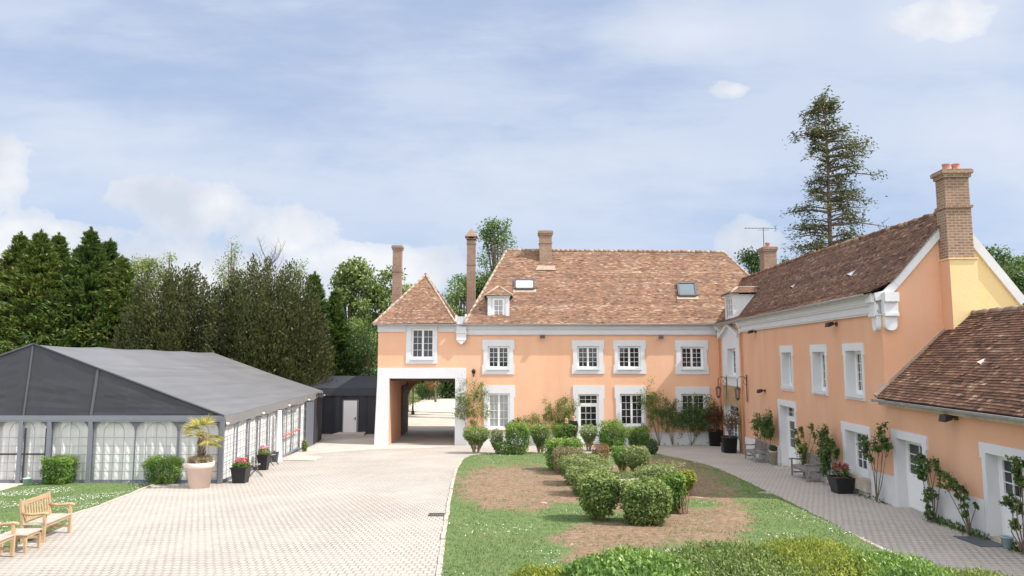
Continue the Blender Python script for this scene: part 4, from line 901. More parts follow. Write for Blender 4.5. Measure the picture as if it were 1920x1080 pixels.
a, z = FA.hit(888, 698, .3); t = thing('wall_lantern', 'small black wall lantern between the passage and the first windows', 'lantern', FA.P(a, z, 0)); mb = MB(); mb.box(FA, a - .03, a + .03, z - .25, z + .1, .002, .03); mb.tube([FA.P(a, z - .2, .03), FA.P(a, z - .2, .28), FA.P(a, z - .08, .28)], .02, 6); mb.build('bracket', M['iron'], t)
mb = MB(); c = FA.P(a, z, .28); mb.lathe(c, [(.08, -.1), (.14, .06), (.17, .07), (.06, .17), (.02, .22)], 6); mb.build('lamp_head', M['iron'], t)
ax, az_ = FA.x(1444) * 47 / 42, CAMZ + 207 / FPX * 47; t = thing('antenna', 'rooftop television antenna on the brick chimney behind the wing', 'antenna', (ax, 47, az_)); f_ = Frame((ax, 47.4, 0), (1, 0))
mb = MB(); mb.tube([f_.P(0, az_ - .6), f_.P(0, CAMZ + 248 / FPX * 47)], .025, 6); mb.build('mast', M['iron'], t); mb = MB(); zz = CAMZ + 246 / FPX * 47; mb.tube([f_.P(-1.3, zz + .02), f_.P(.95, zz)], .018, 6)
for q in (-1.2, -.95, -.7, -.45, -.2, .05, .3): mb.tube([f_.P(q, zz, -.22), f_.P(q, zz, .22)], .01, 4)
for dz in (-.16, .16): mb.tube([f_.P(.85, zz + dz, -.28), f_.P(.85, zz + dz, .28)], .012, 4)
mb.tube([f_.P(.85, zz - .16), f_.P(.85, zz + .16)], .012, 4); mb.tube([f_.P(-.4, zz - .12, 0), f_.P(.4, zz - .12, 0)], .012, 4); mb.build('aerial', M['iron'], t)
# ------------------------------------------------------------------ marquee
TY = 25.66; TXR = (428 - 960) / FPX * TY; TA = V((TXR, TY, 0)); TE = V((-.0835, .9965, 0)).normalized(); TL = 19.2
ZE = CAMZ - 108 / FPX * TY; ZR = CAMZ + 24 / FPX * TY; HW = TXR - (66 - 960) / FPX * TY
tent = thing('marquee', 'large grey party marquee with arched windows along its sides', 'marquee', (TXR - HW, TY, zg(TY)))
FT = Frame(TA, (1, 0)); ST = Frame(TA, (TE.x, TE.y))
def roofpt(u, v):                               # u across from right eave 0 .. ridge 1 .. left eave 2, v along
    x = -HW * u; z = ZE + (ZR - ZE) * (u if u <= 1 else 2 - u); k = min(u, 2 - u)
    bay = TL / 4; s = math.sin(math.pi * ((v % bay) / bay)); z -= .045 * s * (.25 + .75 * k) + .05 * math.sin(math.pi * k)
    z += .012 * noise.noise(V((u * 14, v * .5, 3))) - .16 * (v / TL) * k
    return TA + V((x, 0, z)) + TE * v
mb = MB(); NU, NV = 24, 48
ids = {}
for i in range(NU + 1):
    for j in range(NV + 1): ids[i, j] = len(mb.v); mb.v.append(tuple(roofpt(2 * i / NU, TL * j / NV)))
for i in range(NU):
    for j in range(NV): mb.f.append((ids[i, j], ids[i, j + 1], ids[i + 1, j + 1], ids[i + 1, j])); mb.t.append(.5); mb.s.append(i not in (NU // 2 - 1, NU // 2) or True)
rf = mb.build('roof', M['tent_roof'], tent)
mb = MB()                                         # side valance with a wavy lower edge
for j in range(48):
    v0, v1 = TL * j / 48, TL * (j + 1) / 48; e = lambda v: ZE - .36 + .05 * math.sin(v * 1.9) * (v / TL) + (.02 * math.sin(v * 5))
    p0, p1 = roofpt(0, v0), roofpt(0, v1); o = ST.nv * .06
    mb.poly([TA + TE * v0 + V((0, 0, e(v0))) + o, TA + TE * v1 + V((0, 0, e(v1))) + o, p1 + ST.nv * .02, p0 + ST.nv * .02])
mb.build('valance', M['tent_grey'], rf)
for k in range(5):
    mb = MB(); v = TL * k / 4 + .06; mb.lathe(TA + TE * v + V((0, 0, ZE - .28)) + ST.nv * .1, [(.0, -.05), (.06, -.03), (.07, .03), (0, .05)], 8); mb.build('eave_lamp', M['curtain'], rf)
mb = MB()                                         # gable cloth
for i in range(32):
    for j in range(14):
        def gp(i, j):
            u = i / 16; zt_ = ZE + (ZR - ZE) * (u if u <= 1 else 2 - u) - .03; z = ZE + (zt_ - ZE) * j / 14
            return TA + V((-HW * u, -.012 - .03 * noise.noise(V((u * 9, z * 1.4, 1))) - .02 * noise.noise(V((u * 3, z * 9, 2))), z))
        if i in (7, 8) or True: mb.poly([gp(i, j), gp(i, j + 1), gp(i + 1, j + 1), gp(i + 1, j)][::1] if j < 14 else [], smooth=True)
mb.build('gable', M['tent_dark'], tent)
mb = MB(); fx = lambda px: FT.x(px)
mb.box(FT, -2 * HW, .02, ZE - .16, ZE + .02, .0, .06); mb.box(FT, -2 * HW, .02, ZE - .2, ZE - .165, .0, .09); mb.build('eave_beam', M['alu'], tent)
mb = MB()
for px in (66,): mb.beam(FT.P(fx(52.5), ZE, .03), FT.P(-HW, ZR - .05, .03), .06, .025, V((0, 1, 0)))
mb.build('gable_seam', M['tent_seam'], tent); mb = MB(); mb.beam(FT.P(fx(178), ZE, .03), FT.P(fx(186), ZE + (ZR - ZE) * (1 - abs(fx(186) + HW) / HW) - .03, .03), .09, .03, V((0, 1, 0))); mb.build('gable_seam', M['tent_seam'], tent)
for u in (0, 1):                                  # rake edge piping
    mb = MB(); mb.tube([roofpt(0 if u == 0 else 2, 0) + V((0, -.03, 0)), roofpt(1, 0) + V((0, -.03, .02))], .04, 6); mb.build('edge_piping', M['tent_dark'], rf)
def arched(fr, wins, a0, a1, ztop, zb, zspring, ztopw, root, wallmat, skip=()):
    """fabric wall with arched clear windows; returns nothing, builds wall + windows"""
    mb = MB(); N = 10; cur = a0
    zlow = lambda a: zg(fr.P(a, 0).y) - .05
    for (x0, x1) in wins:
        mb.poly([fr.P(cur, zlow(cur)), fr.P(x0, zlow(x0)), fr.P(x0, ztop), fr.P(cur, ztop)])
        c, r = (x0 + x1) / 2, (x1 - x0) / 2
        P_ = [(c - r * math.cos(math.pi * i / N), zspring + (ztopw - zspring) * math.sin(math.pi * i / N)) for i in range(N + 1)]
        for (p, q) in zip(P_, P_[1:]): mb.poly([fr.P(p[0], p[1]), fr.P(q[0], q[1]), fr.P(q[0], ztop), fr.P(p[0], ztop)])
        mb.poly([fr.P(x0, zlow(x0)), fr.P(x1, zlow(x1)), fr.P(x1, zlow(x1) + .18), fr.P(x0, zlow(x0) + .18)]); cur = x1
    mb.poly([fr.P(cur, zlow(cur)), fr.P(a1, zlow(a1)), fr.P(a1, ztop), fr.P(cur, ztop)])
    wl = mb.build('side_wall', wallmat, root)
    for (x0, x1) in wins:
        c, r = (x0 + x1) / 2, (x1 - x0) / 2; top = lambda x: zspring + (ztopw - zspring) * math.sqrt(max(0, 1 - ((x - c) / r) ** 2)); zl = zlow(c) + .18
        mb = MB(); t = .022; b0, b1 = .004, .012
        for k in (.25, .5, .75):
            x = x0 + (x1 - x0) * k; mb.box(fr, x - t / 2, x + t / 2, zl, (top(x) if k == .5 else zspring - .05), b0, b1)
        rows = 5
        for k in range(1, rows + 1):
            z = zl + (zspring - .22 - zl) * k / rows; mb.box(fr, x0, x1, z - t / 2, z + t / 2, b0 + .001, b1 + .001)
        ri = (x1 - x0) * .25; zi = zspring - .05; K = 10
        for i in range(K):
            p, q = [(c - ri * math.cos(math.pi * j / K), zi + ri * 1.0 * math.sin(math.pi * j / K)) for j in (i, i + 1)]; mb.beam(fr.P(p[0], p[1], .009), fr.P(q[0], q[1], .009), t, .008, fr.nv)
        o = mb.build('window', M['bar'], root)
        mb = MB(); K = 12; pts = [(x0, zl), (x1, zl)] + [(c + r * math.cos(math.pi * i / K), zspring + (ztopw - zspring) * math.sin(math.pi * i / K)) for i in range(K + 1)]
        mb.poly([fr.P(a, z, .001) for a, z in pts]); mb.build('pane', M['pvc'], o)
def curtain(fr, a0, a1, z0, z1, b, root, fold=.28, amp=.05, mat='curtain', name='curtain'):
    mb = MB(); n = int((a1 - a0) / .06); i0 = len(mb.v); rows = 5
    for i in range(n + 1):
        a = a0 + (a1 - a0) * i / n
        for j in range(rows + 1):
            zb_ = z0(a) if callable(z0) else z0; z = zb_ + (z1 - zb_) * j / rows; ph = a / fold * 2 * math.pi + 1.3 * noise.noise(V((a * 1.1, 0, 5))) * 3 + .25 * noise.noise(V((a, z, 2)))
            mb.v.append(tuple(fr.P(a, z, b + amp * (.6 + .5 * noise.noise(V((a * .9, z * .4, 8)))) * math.sin(ph))))
    for i in range(n):
        for j in range(rows): k = i0 + i * (rows + 1) + j; mb.f.append((k, k + rows + 1, k + rows + 2, k + 1)); mb.t.append(.5); mb.s.append(True)
    return mb.build(name, M[mat], root)
zs, zw = CAMZ - 136 / FPX * TY, CAMZ - 112 / FPX * TY
wins = [(fx(a), fx(b)) for a, b in ((-72, -6), (5, 99), (109, 174), (185, 260), (263, 339), (344, 416))]
arched(FT, wins, -2 * HW, 0, ZE - .15, 0, zs, zw, tent, M['tent_side'])
curtain(FT, -2 * HW, -.1, lambda a: zg(TY) + .02, ZE - .1, -.14, tent, .34, .075)
for px in (51, 103.5, 179.5): mb = MB(); x = fx(px); mb.box(FT, x - .07, x + .07, zg(TY) - .05, ZE - .2, .012, .09); mb.build('post', M['alu'], tent)
mb = MB(); mb.box(FT, -.12, .03, zg(TY) - .05, ZE - .2, .012, .1); mb.build('post', M['alu'], tent)
mb = MB()
zd = CAMZ - 177 / FPX * TY
mb.box(FT, fx(3), fx(48), zd - .03, zd + .03, .02, .05); mb.box(FT, fx(54.5), fx(98), zd - .03, zd + .03, .02, .05); mb.box(FT, fx(57) , fx(60), zg(TY), zw - .35, .014, .04); mb.box(FT, fx(96), fx(99), zg(TY), zw - .35, .014, .04); mb.build('door_rail', M['dark_bar'], tent)
swins = [(TL / 12 * k + .12, TL / 12 * (k + 1) - .12) for k in range(9)]
arched(ST, swins, 0, TL * .86, ZE - .05, 0, zs, zw - .12, tent, M['tent_side'])
curtain(ST, .08, TL * .86, lambda a: zg(ST.P(a, 0).y) + .03, ZE - .35, .06 - .2, tent, .36, .075)
curtain(ST, TL * .86, TL, lambda a: zg(ST.P(a, 0).y) + .02, ZE - .1, .02, tent, .6, .08, 'tent_black', 'dark_flap')
BKT = Frame(TA + TE * TL, (-1, 0)); mb = MB(); mb.poly([BKT.P(0, 0), BKT.P(2 * HW, 0), BKT.P(2 * HW, ZE), BKT.P(HW, ZR - .3), BKT.P(0, ZE)]); mb.build('back_wall', M['tent_dark'], tent)
a0 = ST.x(520); mb = MB(); g0 = ST.P(a0, 0); mb.lathe(g0 + V((0, 0, zg(g0.y))) + ST.nv * .18, [(.2, 0), (.17, .5), (.14, 1.4), (.11, ZE - zg(g0.y) - .5), (.1, ZE - zg(g0.y) - .35)], 12); mb.build('gathered_curtain', M['curtain'], tent)
d0_, d1_ = ST.x(531), ST.x(563); mb = MB(); zg0 = zg(ST.P(d0_, 0).y)
for a in (d0_, d1_): mb.box(ST, a - .04, a + .04, zg0, ZE - .45, .02, .1)
mb.box(ST, d0_, d1_, ZE - .52, ZE - .45, .02, .1); mb.box(ST, d0_, d1_, zg0 + .02, zg0 + .1, .02, .1); dd_ = mb.build('emergency_door', M['alu'], tent)
mb = MB(); mb.box(ST, d0_ + .05, d1_ - .05, zg0 + 1.02, zg0 + 1.09, .1, .15); mb.build('push_bar', M['red'], dd_)
# dark linking tent behind
lk = thing('link_tent', 'flat dark anthracite tent joining the marquee to the gatehouse', 'tent', (-11, 48, 0)); LF = Frame((0, 48, 0), (1, 0)); lx0, lx1 = LF.x(560), LF.x(707) - .0
zl0, zl1, zl2 = LF.hit(600, 742)[1], LF.hit(600, 727)[1], LF.hit(600, 709)[1]
curtain(LF, lx0 - 1, lx1, 0., zl1 - .02, 0, lk, 1.4, .05, 'tent_black', 'front_wall')
mb = MB(); mb.box(LF, lx0 - 1, lx1 + .05, zl0, zl1, .05, .14); mb.build('valance', M['tent_dark'], lk)
mb = MB(); mb.poly([LF.P(lx0 - 1, zl1, .14), LF.P(lx1 + .05, zl1, .14), LF.P(lx1 + .05, zl2 + .1, -2.2), LF.P(lx0 - 1, zl2 + .1, -2.2)]); mb.poly([LF.P(lx0 - 1, zl2 + .1, -2.2), LF.P(lx1 + .05, zl2 + .1, -2.2), LF.P(lx1 + .05, zl1, -4.4), LF.P(lx0 - 1, zl1, -4.4)]); mb.build('roof', M['tent_dark'], lk)
r_ = pxrect(LF, 645.5, 751, 672, 811); mb = MB(); mb.box(LF, r_[0], r_[1], r_[2] + .03, r_[3], .1, .16); dd_ = mb.build('door', M['sash'], lk, label='plain white service door')
mb = MB(); mb.box(LF, r_[0] - .07, r_[0] - .005, 0, r_[3] + .06, .1, .14); mb.box(LF, r_[1] + .005, r_[1] + .12, 0, r_[3] + .06, .1, .14); mb.box(LF, r_[0], r_[1], r_[3] + .005, r_[3] + .06, .1, .14); mb.build('door_frame', M['alu'], dd_)
mb = MB(); mb.beam(LF.P(r_[1] - .2, 1.05, .2), LF.P(r_[1] - .07, 1.05, .2), .03, .03); mb.box(LF, r_[1] - .1, r_[1] - .05, .95, 1.16, .16, .19); mb.build('handle', M['iron'], dd_)
p = G([(623, 818), (682, 818), (688, 811), (645, 811)]); mb = MB(); mb.hexa([q for q in p] + [q + V((0, 0, .14)) for q in p]); mb.build('platform', M['concrete'], None, label='flat grey step platform before the white service door', category='platform')
p = G([(521, 864), (590, 865), (604, 857), (530, 851)]); mb = MB(); mb.hexa([q for q in p] + [q + V((0, 0, .02 if i in (2, 3) else .05)) for i, q in enumerate(p)]); mb.build('entrance_mat', M['concrete'], None, label='pale flat entrance mat before the red barred marquee door', category='mat')
# ------------------------------------------------------------------ pots, planters, furniture
def pot(name, px0, px1, top, base, mat, label, cat, shape='round', soil=True, flare=.72, lip=.1):
    b = ground((px0 + px1) / 2, base); w = (px1 - px0) / FPX * b.y / 2; h = (base - top) / FPX * b.y
    t = thing(name, label, cat, b); n = 24 if shape == 'round' else 4; sq = shape != 'round'
    if sq: w *= .93
    prof = [(w * flare * .9, 0), (w * flare, .0), (w * .93, h * (1 - lip)), (w, h * (1 - lip)), (w, h * (1 - lip * .5)), (w * 1.02, h), (w * .88, h), (w * .84, h * .86)]
    mb = MB()
    if sq:
        prof_ = prof; i0 = 0
        for k in range(len(prof) - 1):
            (r0, z0), (r1, z1) = prof[k], prof[k + 1]; c0 = [b + V((sx * r0, sy * r0, z0)) for sx, sy in ((-1, -1), (1, -1), (1, 1), (-1, 1))]; c1 = [b + V((sx * r1, sy * r1, z1)) for sx, sy in ((-1, -1), (1, -1), (1, 1), (-1, 1))]
            for j in range(4): mb.poly([c0[j], c0[(j + 1) % 4], c1[(j + 1) % 4], c1[j]])
    else: mb.lathe(b, prof, n)
    mb.build('pot', M[mat], t)
    if soil:
        mb = MB(); mb.lathe(b, [(w * .86, h * .9), (.0, h * .93)], 12 if not sq else 4, sq=sq); mb.build('soil', M['soil'], t)
    return t, b, w, h
def ball(c, r, n, sq=(1, 1, 1), shell=.6):
    d = rvec(n); rr = shell + (1 - shell) * rng.random(n)[:, None] ** .5
    return np.array(c) + d * rr * np.array(r) * np.array(sq), d
def flowers(t, c, r, n, cols, name='flowers'):
    mat = tint_mat('flower_petals', cols, .6); mb_c, d = ball(c, r, n, (1, 1, .6), .5); mb_c[:, 2] = np.maximum(mb_c[:, 2], c[2] - .05)
    cards(name, mat, t, mb_c, rvec(n), d + (0, 0, .6), .075, .065)
def leafball(t, c, r, n, mat, ln=.09, wd=.05, name='leaves', sq=(1, 1, .7)):
    p, d = ball(c, r, n, sq, .3); cards(name, L[mat], t, p, rvec(n) + (0, 0, .3), d, ln, wd)
# palm
t, b, w, h = pot('potted_palm', 349, 398, 868, 914, 'pink_pot', 'yellowing fan palm in a big pale terracotta pot before the marquee', 'potted palm', flare=.72, lip=.22)
n = 900; a_ = rng.random(n) * 6.283; rr = w * .85 * np.sqrt(rng.random(n)); cards('dry_grass', L['straw'], t, np.stack([b.x + rr * np.cos(a_), b.y + rr * np.sin(a_), b.z + h + .02 + .16 * rng.random(n)], 1), rng.normal(size=(n, 3)) * .6 + (0, 0, .4), rvec(n), .2, .018)
tp = b + V((.06, 0, h + .95)); mb = MB(); mb.tube([b + V((0, 0, h * .85)), b + V((.02, 0, h + .4)), tp], [.1, .1, .13], 10)
for i in range(60):
    th = i * 2.4; z = h + .02 + i / 60 * .9; r = .11; mb.beam(b + V((.02 + r * math.cos(th), r * math.sin(th), z)), b + V((.02 + (r + .05) * math.cos(th), (r + .05) * math.sin(th), z + .09)), .05, .015)
mb.build('trunk', M['bark'], t)
C, D, N_ = [], [], []; mbp = MB()
for i in range(15):
    th = i * 2.4 + .3; el = (-.5, .9, .2, -.25, .5)[i % 5] + random.uniform(-.15, .15); d = V((math.cos(th) * math.cos(el), math.sin(th) * math.cos(el), math.sin(el))); hub = tp + d * .42
    mbp.tube([tp, hub], .012, 5); sd_ = d.cross(V((0, 0, 1))).normalized(); nn = sd_.cross(d)
    for k in range(13):
        an = (k - 6) / 6 * 1.25; dd2 = (d * math.cos(an) + sd_ * math.sin(an)); dd2 = (dd2 + V((0, 0, -.25 * abs(an)))).normalized(); C.append(hub + dd2 * .2); D.append(dd2); N_.append(nn + sd_ * random.uniform(-.3, .3))
mbp.build('leaf_stalks', L['palm'], t); cards('fronds', L['palm'], t, [tuple(c) for c in C], [tuple(c) for c in D], [tuple(c) for c in N_], .48, .05)
pinks = [(0, (.5, .02, .22)), (.35, (.6, .05, .3)), (.55, (.6, .03, .04)), (.8, (.65, .1, .12)), (1, (.75, .35, .08))]
t, b, w, h = pot('flower_planter', 435, 467, 876, 905, 'black_plastic', 'square black planter with magenta and red flowers at the marquee corner', 'planter', 'square'); leafball(t, b + V((0, 0, h + .08)), w * 1.05, 500, 'box'); flowers(t, b + V((0, 0, h + .2)), w * .8, 160, pinks)
t, b, w, h = pot('flower_planter', 483, 505, 853, 881, 'black_plastic', 'tall square black planter with pink flowers beside the marquee wall', 'planter', 'square', flare=.66); leafball(t, b + V((0, 0, h + .1)), w * 1.1, 400, 'spring'); flowers(t, b + V((0, 0, h + .3)), w * .75, 130, [(0, (.8, .3, .35)), (.6, (.8, .45, .45)), (1, (.75, .2, .25))])
pot('grey_planter', 509, 523, 847, 866, 'grey_plastic', 'small empty grey square planter beside the marquee door', 'planter', 'square')
pot('flower_planter', 1559, 1599, 895, 924, 'black_plastic', 'wide black planter with dark red flowers on the shaded path', 'planter', 'square', flare=.74)
t = bpy.data.objects['flower_planter.002']; b = t.location; leafball(t, b + V((0, 0, .72)), .3, 300, 'rose'); flowers(t, b + V((0, 0, .85)), .26, 150, [(0, (.25, .01, .03)), (.5, (.35, .02, .05)), (.8, (.5, .1, .02)), (1, (.3, .02, .04))])
pot('flower_pot', 43, 57, 897, 911, 'teal_plastic', 'small pale blue flower pot on the lawn edge before the marquee', 'flower pot'); pot('flower_pot', 1879, 1900, 1007, 1029, 'teal_plastic', 'small pale blue flower pot beside the nearest annex door', 'flower pot')
pot('grey_planter', 1352, 1362, 831, 848, 'grey_plastic', 'slim dark grey planter between the two red maples', 'planter', 'square')
def maple(x0, x1, top, base, cx0, cx1, ctop, label, n):
    t, b, w, h = pot('potted_maple', x0, x1, top, base, 'black_plastic', label, 'potted tree', flare=.78); R_ = (cx1 - cx0) / FPX * b.y / 2; H = (top - ctop) / FPX * b.y; cx = ((cx0 + cx1) / 2 - (x0 + x1) / 2) / FPX * b.y
    mb = MB(); C = []
    for i in range(16):
        th = i * 2.4; e = V((cx + R_ * .8 * math.cos(th) * random.uniform(.3, 1), R_ * .7 * math.sin(th), h + H * random.uniform(.45, .95))); m_ = V((e.x * .35, e.y * .35, h + (e.z - h) * .5)); mb.tube([b + V((0, 0, h * .85)), b + m_, b + e], [.022, .014, .006], 5); C += [tuple(b + e), tuple(b + m_.lerp(e, .6))]
    mb.build('stems', M['stem_dark'], t); C = np.array(C); k = rng.integers(0, len(C), n); p = C[k] + rng.normal(size=(n, 3)) * R_ * .22; cards('leaves', L['maple'], t, p, rvec(n) + (0, 0, -.3), rvec(n) + (0, 0, .5), .11, .055)
maple(1328, 1355, 807, 836, 1322, 1362, 766, 'dense dark red maple in a black pot left of the corner entrance', 1500); maple(1354, 1384, 819, 849, 1352, 1398, 773, 'sparse red maple with bare stems in a black pot before the entrance', 650)
t, b, w, h = pot('stone_urn', 1443, 1458, 846, 872, 'stone', 'weathered stone urn with green plant beside the grey bench', 'urn', soil=True, flare=.5); leafball(t, b + V((0, 0, h + .12)), w * 1.0, 260, 'rose')
def bench(name, loc, rz, ln, mat, top, label, cat='bench', arms=True):
    t = thing(name, label, cat, (0, 0, 0)); fr = Frame((0, 0, 0), (1, 0)); h = ln / 2; dp = .5
    mb = MB()
    for i in range(5): mb.box(fr, -h, h, .41, .435, -dp / 2 + .02 + i * .1, -dp / 2 + .02 + i * .1 + .085)
    mb.build('seat', M[top], t)
    mb = MB(); mb.box(fr, -h + .06, h - .06, .34, .405, dp / 2 - .05, dp / 2 - .02); mb.box(fr, -h + .06, h - .06, .34, .405, -dp / 2 + .02, -dp / 2 + .05)
    for s in (-1, 1): mb.box(fr, s * h - .025 * (1 + s), s * h - .025 * (s - 1) , .12, .17, -dp / 2 + .06, dp / 2 - .06)
    mb.build('rail', M[mat], t)
    mb = MB(); mb.beam((-h, dp / 2 + .06, .88), (h, dp / 2 + .06, .88), .04, .09); mb.beam((-h, dp / 2 + .0, .5), (h, dp / 2 + .0, .5), .035, .06); k = int(ln / .095)
    for i in range(1, k): x = -h + ln * i / k; mb.beam((x, dp / 2 + .0, .5), (x, dp / 2 + .06, .86), .04, .018, V((0, 1, 0)))
    mb.build('backrest', M[mat], t)
    for s in (-1, 1):
        x = s * (h - .03)
        mb = MB(); mb.beam((x, -dp / 2 + .03, 0), (x, -dp / 2 + .03, .63), .06, .06, V((1, 0, 0))); mb.build('leg', M[mat], t)
        mb = MB(); mb.beam((x, dp / 2 - .02, 0), (x, dp / 2 - .0, .45), .06, .06, V((1, 0, 0))); mb.beam((x, dp / 2, .44), (x, dp / 2 + .07, .95), .055, .055, V((1, 0, 0))); mb.build('leg', M[mat], t)
        mb = MB(); mb.tube([(x, dp / 2 + .02, .66), (x, .05, .635), (x, -dp / 2 + .05, .66), (x, -dp / 2 - .06, .645)], .034, 6); mb.build('arm', M[mat], t)
    t.location = loc; t.rotation_euler = (0, 0, rz); return t
# faces -Y at rz=0; rz = 90 deg faces +X
for (x, y, lab) in ((-10.82, 16.62, 'honey teak garden bench on the paving by the daisy lawn'), (-10.5, 14.25, 'teak bench cut off by the left edge, beyond the low table')):
    bench('garden_bench', (x, y, zg(y)), math.radians(94), 1.1, 'teak', 'teak_top', lab)
t = thing('low_table', 'low teak slatted table between the two teak benches', 'table', (0, 0, 0)); fr = Frame((0, 0, 0), (1, 0)); mb = MB()
for i in range(6): mb.box(fr, -.28, .28, .37, .395, -.28 + i * .094, -.28 + i * .094 + .085)
mb.build('tabletop', M['teak_top'], t); mb = MB()
for s in (-1, 1): mb.box(fr, -.24, .24, .31, .367, s * .24 - .015, s * .24 + .015); mb.box(fr, s * .24 - .015, s * .24 + .015, .312, .366, -.22, .22)
mb.build('rail', M['teak'], t)
for sx in (-1, 1):
    for sy in (-1, 1): mb = MB(); mb.box(fr, sx * .24 - .025, sx * .24 + .025, 0, .31, sy * .24 - .025, sy * .24 + .025); mb.build('leg', M['teak'], t)
t.location = (-10.55, 15.35, zg(15.35)); t.rotation_euler = (0, 0, math.radians(4))
wrot = math.atan2(WD.y, WD.x) - 0 + math.radians(0)
for (px0, px1, lab) in ((1419, 1440, 'weathered grey bench beside the stone urn'), (1511, 1542, 'weathered grey bench nearer the camera, between the climbing roses')):
    a0, a1 = WI.x(px0), WI.x(px1); p = WI.P((a0 + a1) / 2, 0, .5); bench('wall_bench', (p.x, p.y, zg(p.y)), math.atan2(WI.u.y, WI.u.x), min(1.7, a1 - a0), 'old_wood', 'old_wood', lab)
def folding_chair(px, py, rz, label):
    t = thing('folding_chair', label, 'chair', (0, 0, 0)); fr = Frame((0, 0, 0), (1, 0)); mb = MB()
    for i in range(4): mb.box(fr, -.2, .2, .45, .462, -.18 + i * .095, -.18 + i * .095 + .075)
    mb.build('seat', M['old_wood'], t); mb = MB()
    for z in (.7, .8): mb.box(fr, -.2, .2, z, z + .05, -.3, -.285)
    mb.build('backrest', M['old_wood'], t)
    for s in (-1, 1):
        mb = MB(); mb.beam((s * .2, -.28, 0), (s * .2, .24, .5), .025, .02, V((1, 0, 0))); mb.build('leg', M['iron'], t); mb = MB(); mb.beam((s * .18, -.22, 0), (s * .18, .29, .86), .02, .02, V((1, 0, 0))) if False else mb.beam((s * .18, .22, 0), (s * .18, -.2, .46), .02, .02, V((1, 0, 0))); mb.beam((s * .2, .22, .46), (s * .2, .3, .86), .022, .02, V((1, 0, 0))); mb.build('leg', M['iron'], t)
    p = ground(px, py); t.location = p; t.rotation_euler = (0, 0, rz)
folding_chair(478, 893, 1.9, 'small folding garden chair between the two black flower planters'); folding_chair(507, 872, 1.4, 'small folding chair half hidden behind the tall black planter')
# parasol foot, drain grate, white garden bench in the shrubs, door mat, kerb of planters
b = ground(334, 898); t = thing('parasol_base', 'dark parasol base with bare pole stub beside the terracotta pot', 'parasol base', b); mb = MB(); mb.lathe(b, [(.32, 0), (.32, .05), (.28, .08), (.06, .09)], 16); mb.build('base_plate', M['grey_plastic'], t); mb = MB(); mb.tube([b + V((0, 0, .08)), b + V((0, 0, .75))], .025, 8); mb.build('pole', M['alu'], t)
p = G([(803, 968), (831, 968), (833, 963), (806, 963)]); mb = MB()
for i in range(9): a, c = p[0].lerp(p[1], i / 8), p[3].lerp(p[2], i / 8); mb.beam(a + V((0, 0, .006)), c + V((0, 0, .006)), .03, .012)
mb.beam(p[0] + V((0, 0, .006)), p[1] + V((0, 0, .006)), .03, .014); mb.beam(p[3] + V((0, 0, .006)), p[2] + V((0, 0, .006)), .03, .014); mb.build('drain_grate', M['iron'], None, label='iron drain grate in the paving by the lawn edge', category='drain')
ba = WI.P(ob_[0] - .35, 0, .55); p = [WI.P(ob_[0] - .3, 0, .12), WI.P(ob_[0] + .75, 0, .12), WI.P(ob_[0] + .75, 0, .72), WI.P(ob_[0] - .3, 0, .72)]; p = [q + V((0, 0, zg(q.y) + .002)) for q in p]; mb = MB(); mb.hexa(p + [q + V((0, 0, .015)) for q in p]); mb.build('door_mat', M['grey_plastic'], None, label='dark door mat before the nearest annex door', category='mat')
b = ground(1163, 944); t = thing('white_bench', 'white slatted garden bench half hidden between the two front shrubs', 'bench', b); fr = Frame(b, (1, .25)); mb = MB()
for z in (.28, .4, .52, .64): mb.box(fr, -.55, .55, z, z + .09, .1, .125)
mb.build('backrest', M['white'], t); mb = MB()
for i in range(4): mb.box(fr, -.55, .55, .3, .325, -.1 - i * .1, -.02 - i * .1)
mb.build('seat', M['white'], t)
for s in (-.5, .46):
    for q in (.06, -.4): mb = MB(); mb.box(fr, s, s + .04, 0, .72 if q > 0 else .3, q, q + .04); mb.build('leg', M['white'], t)
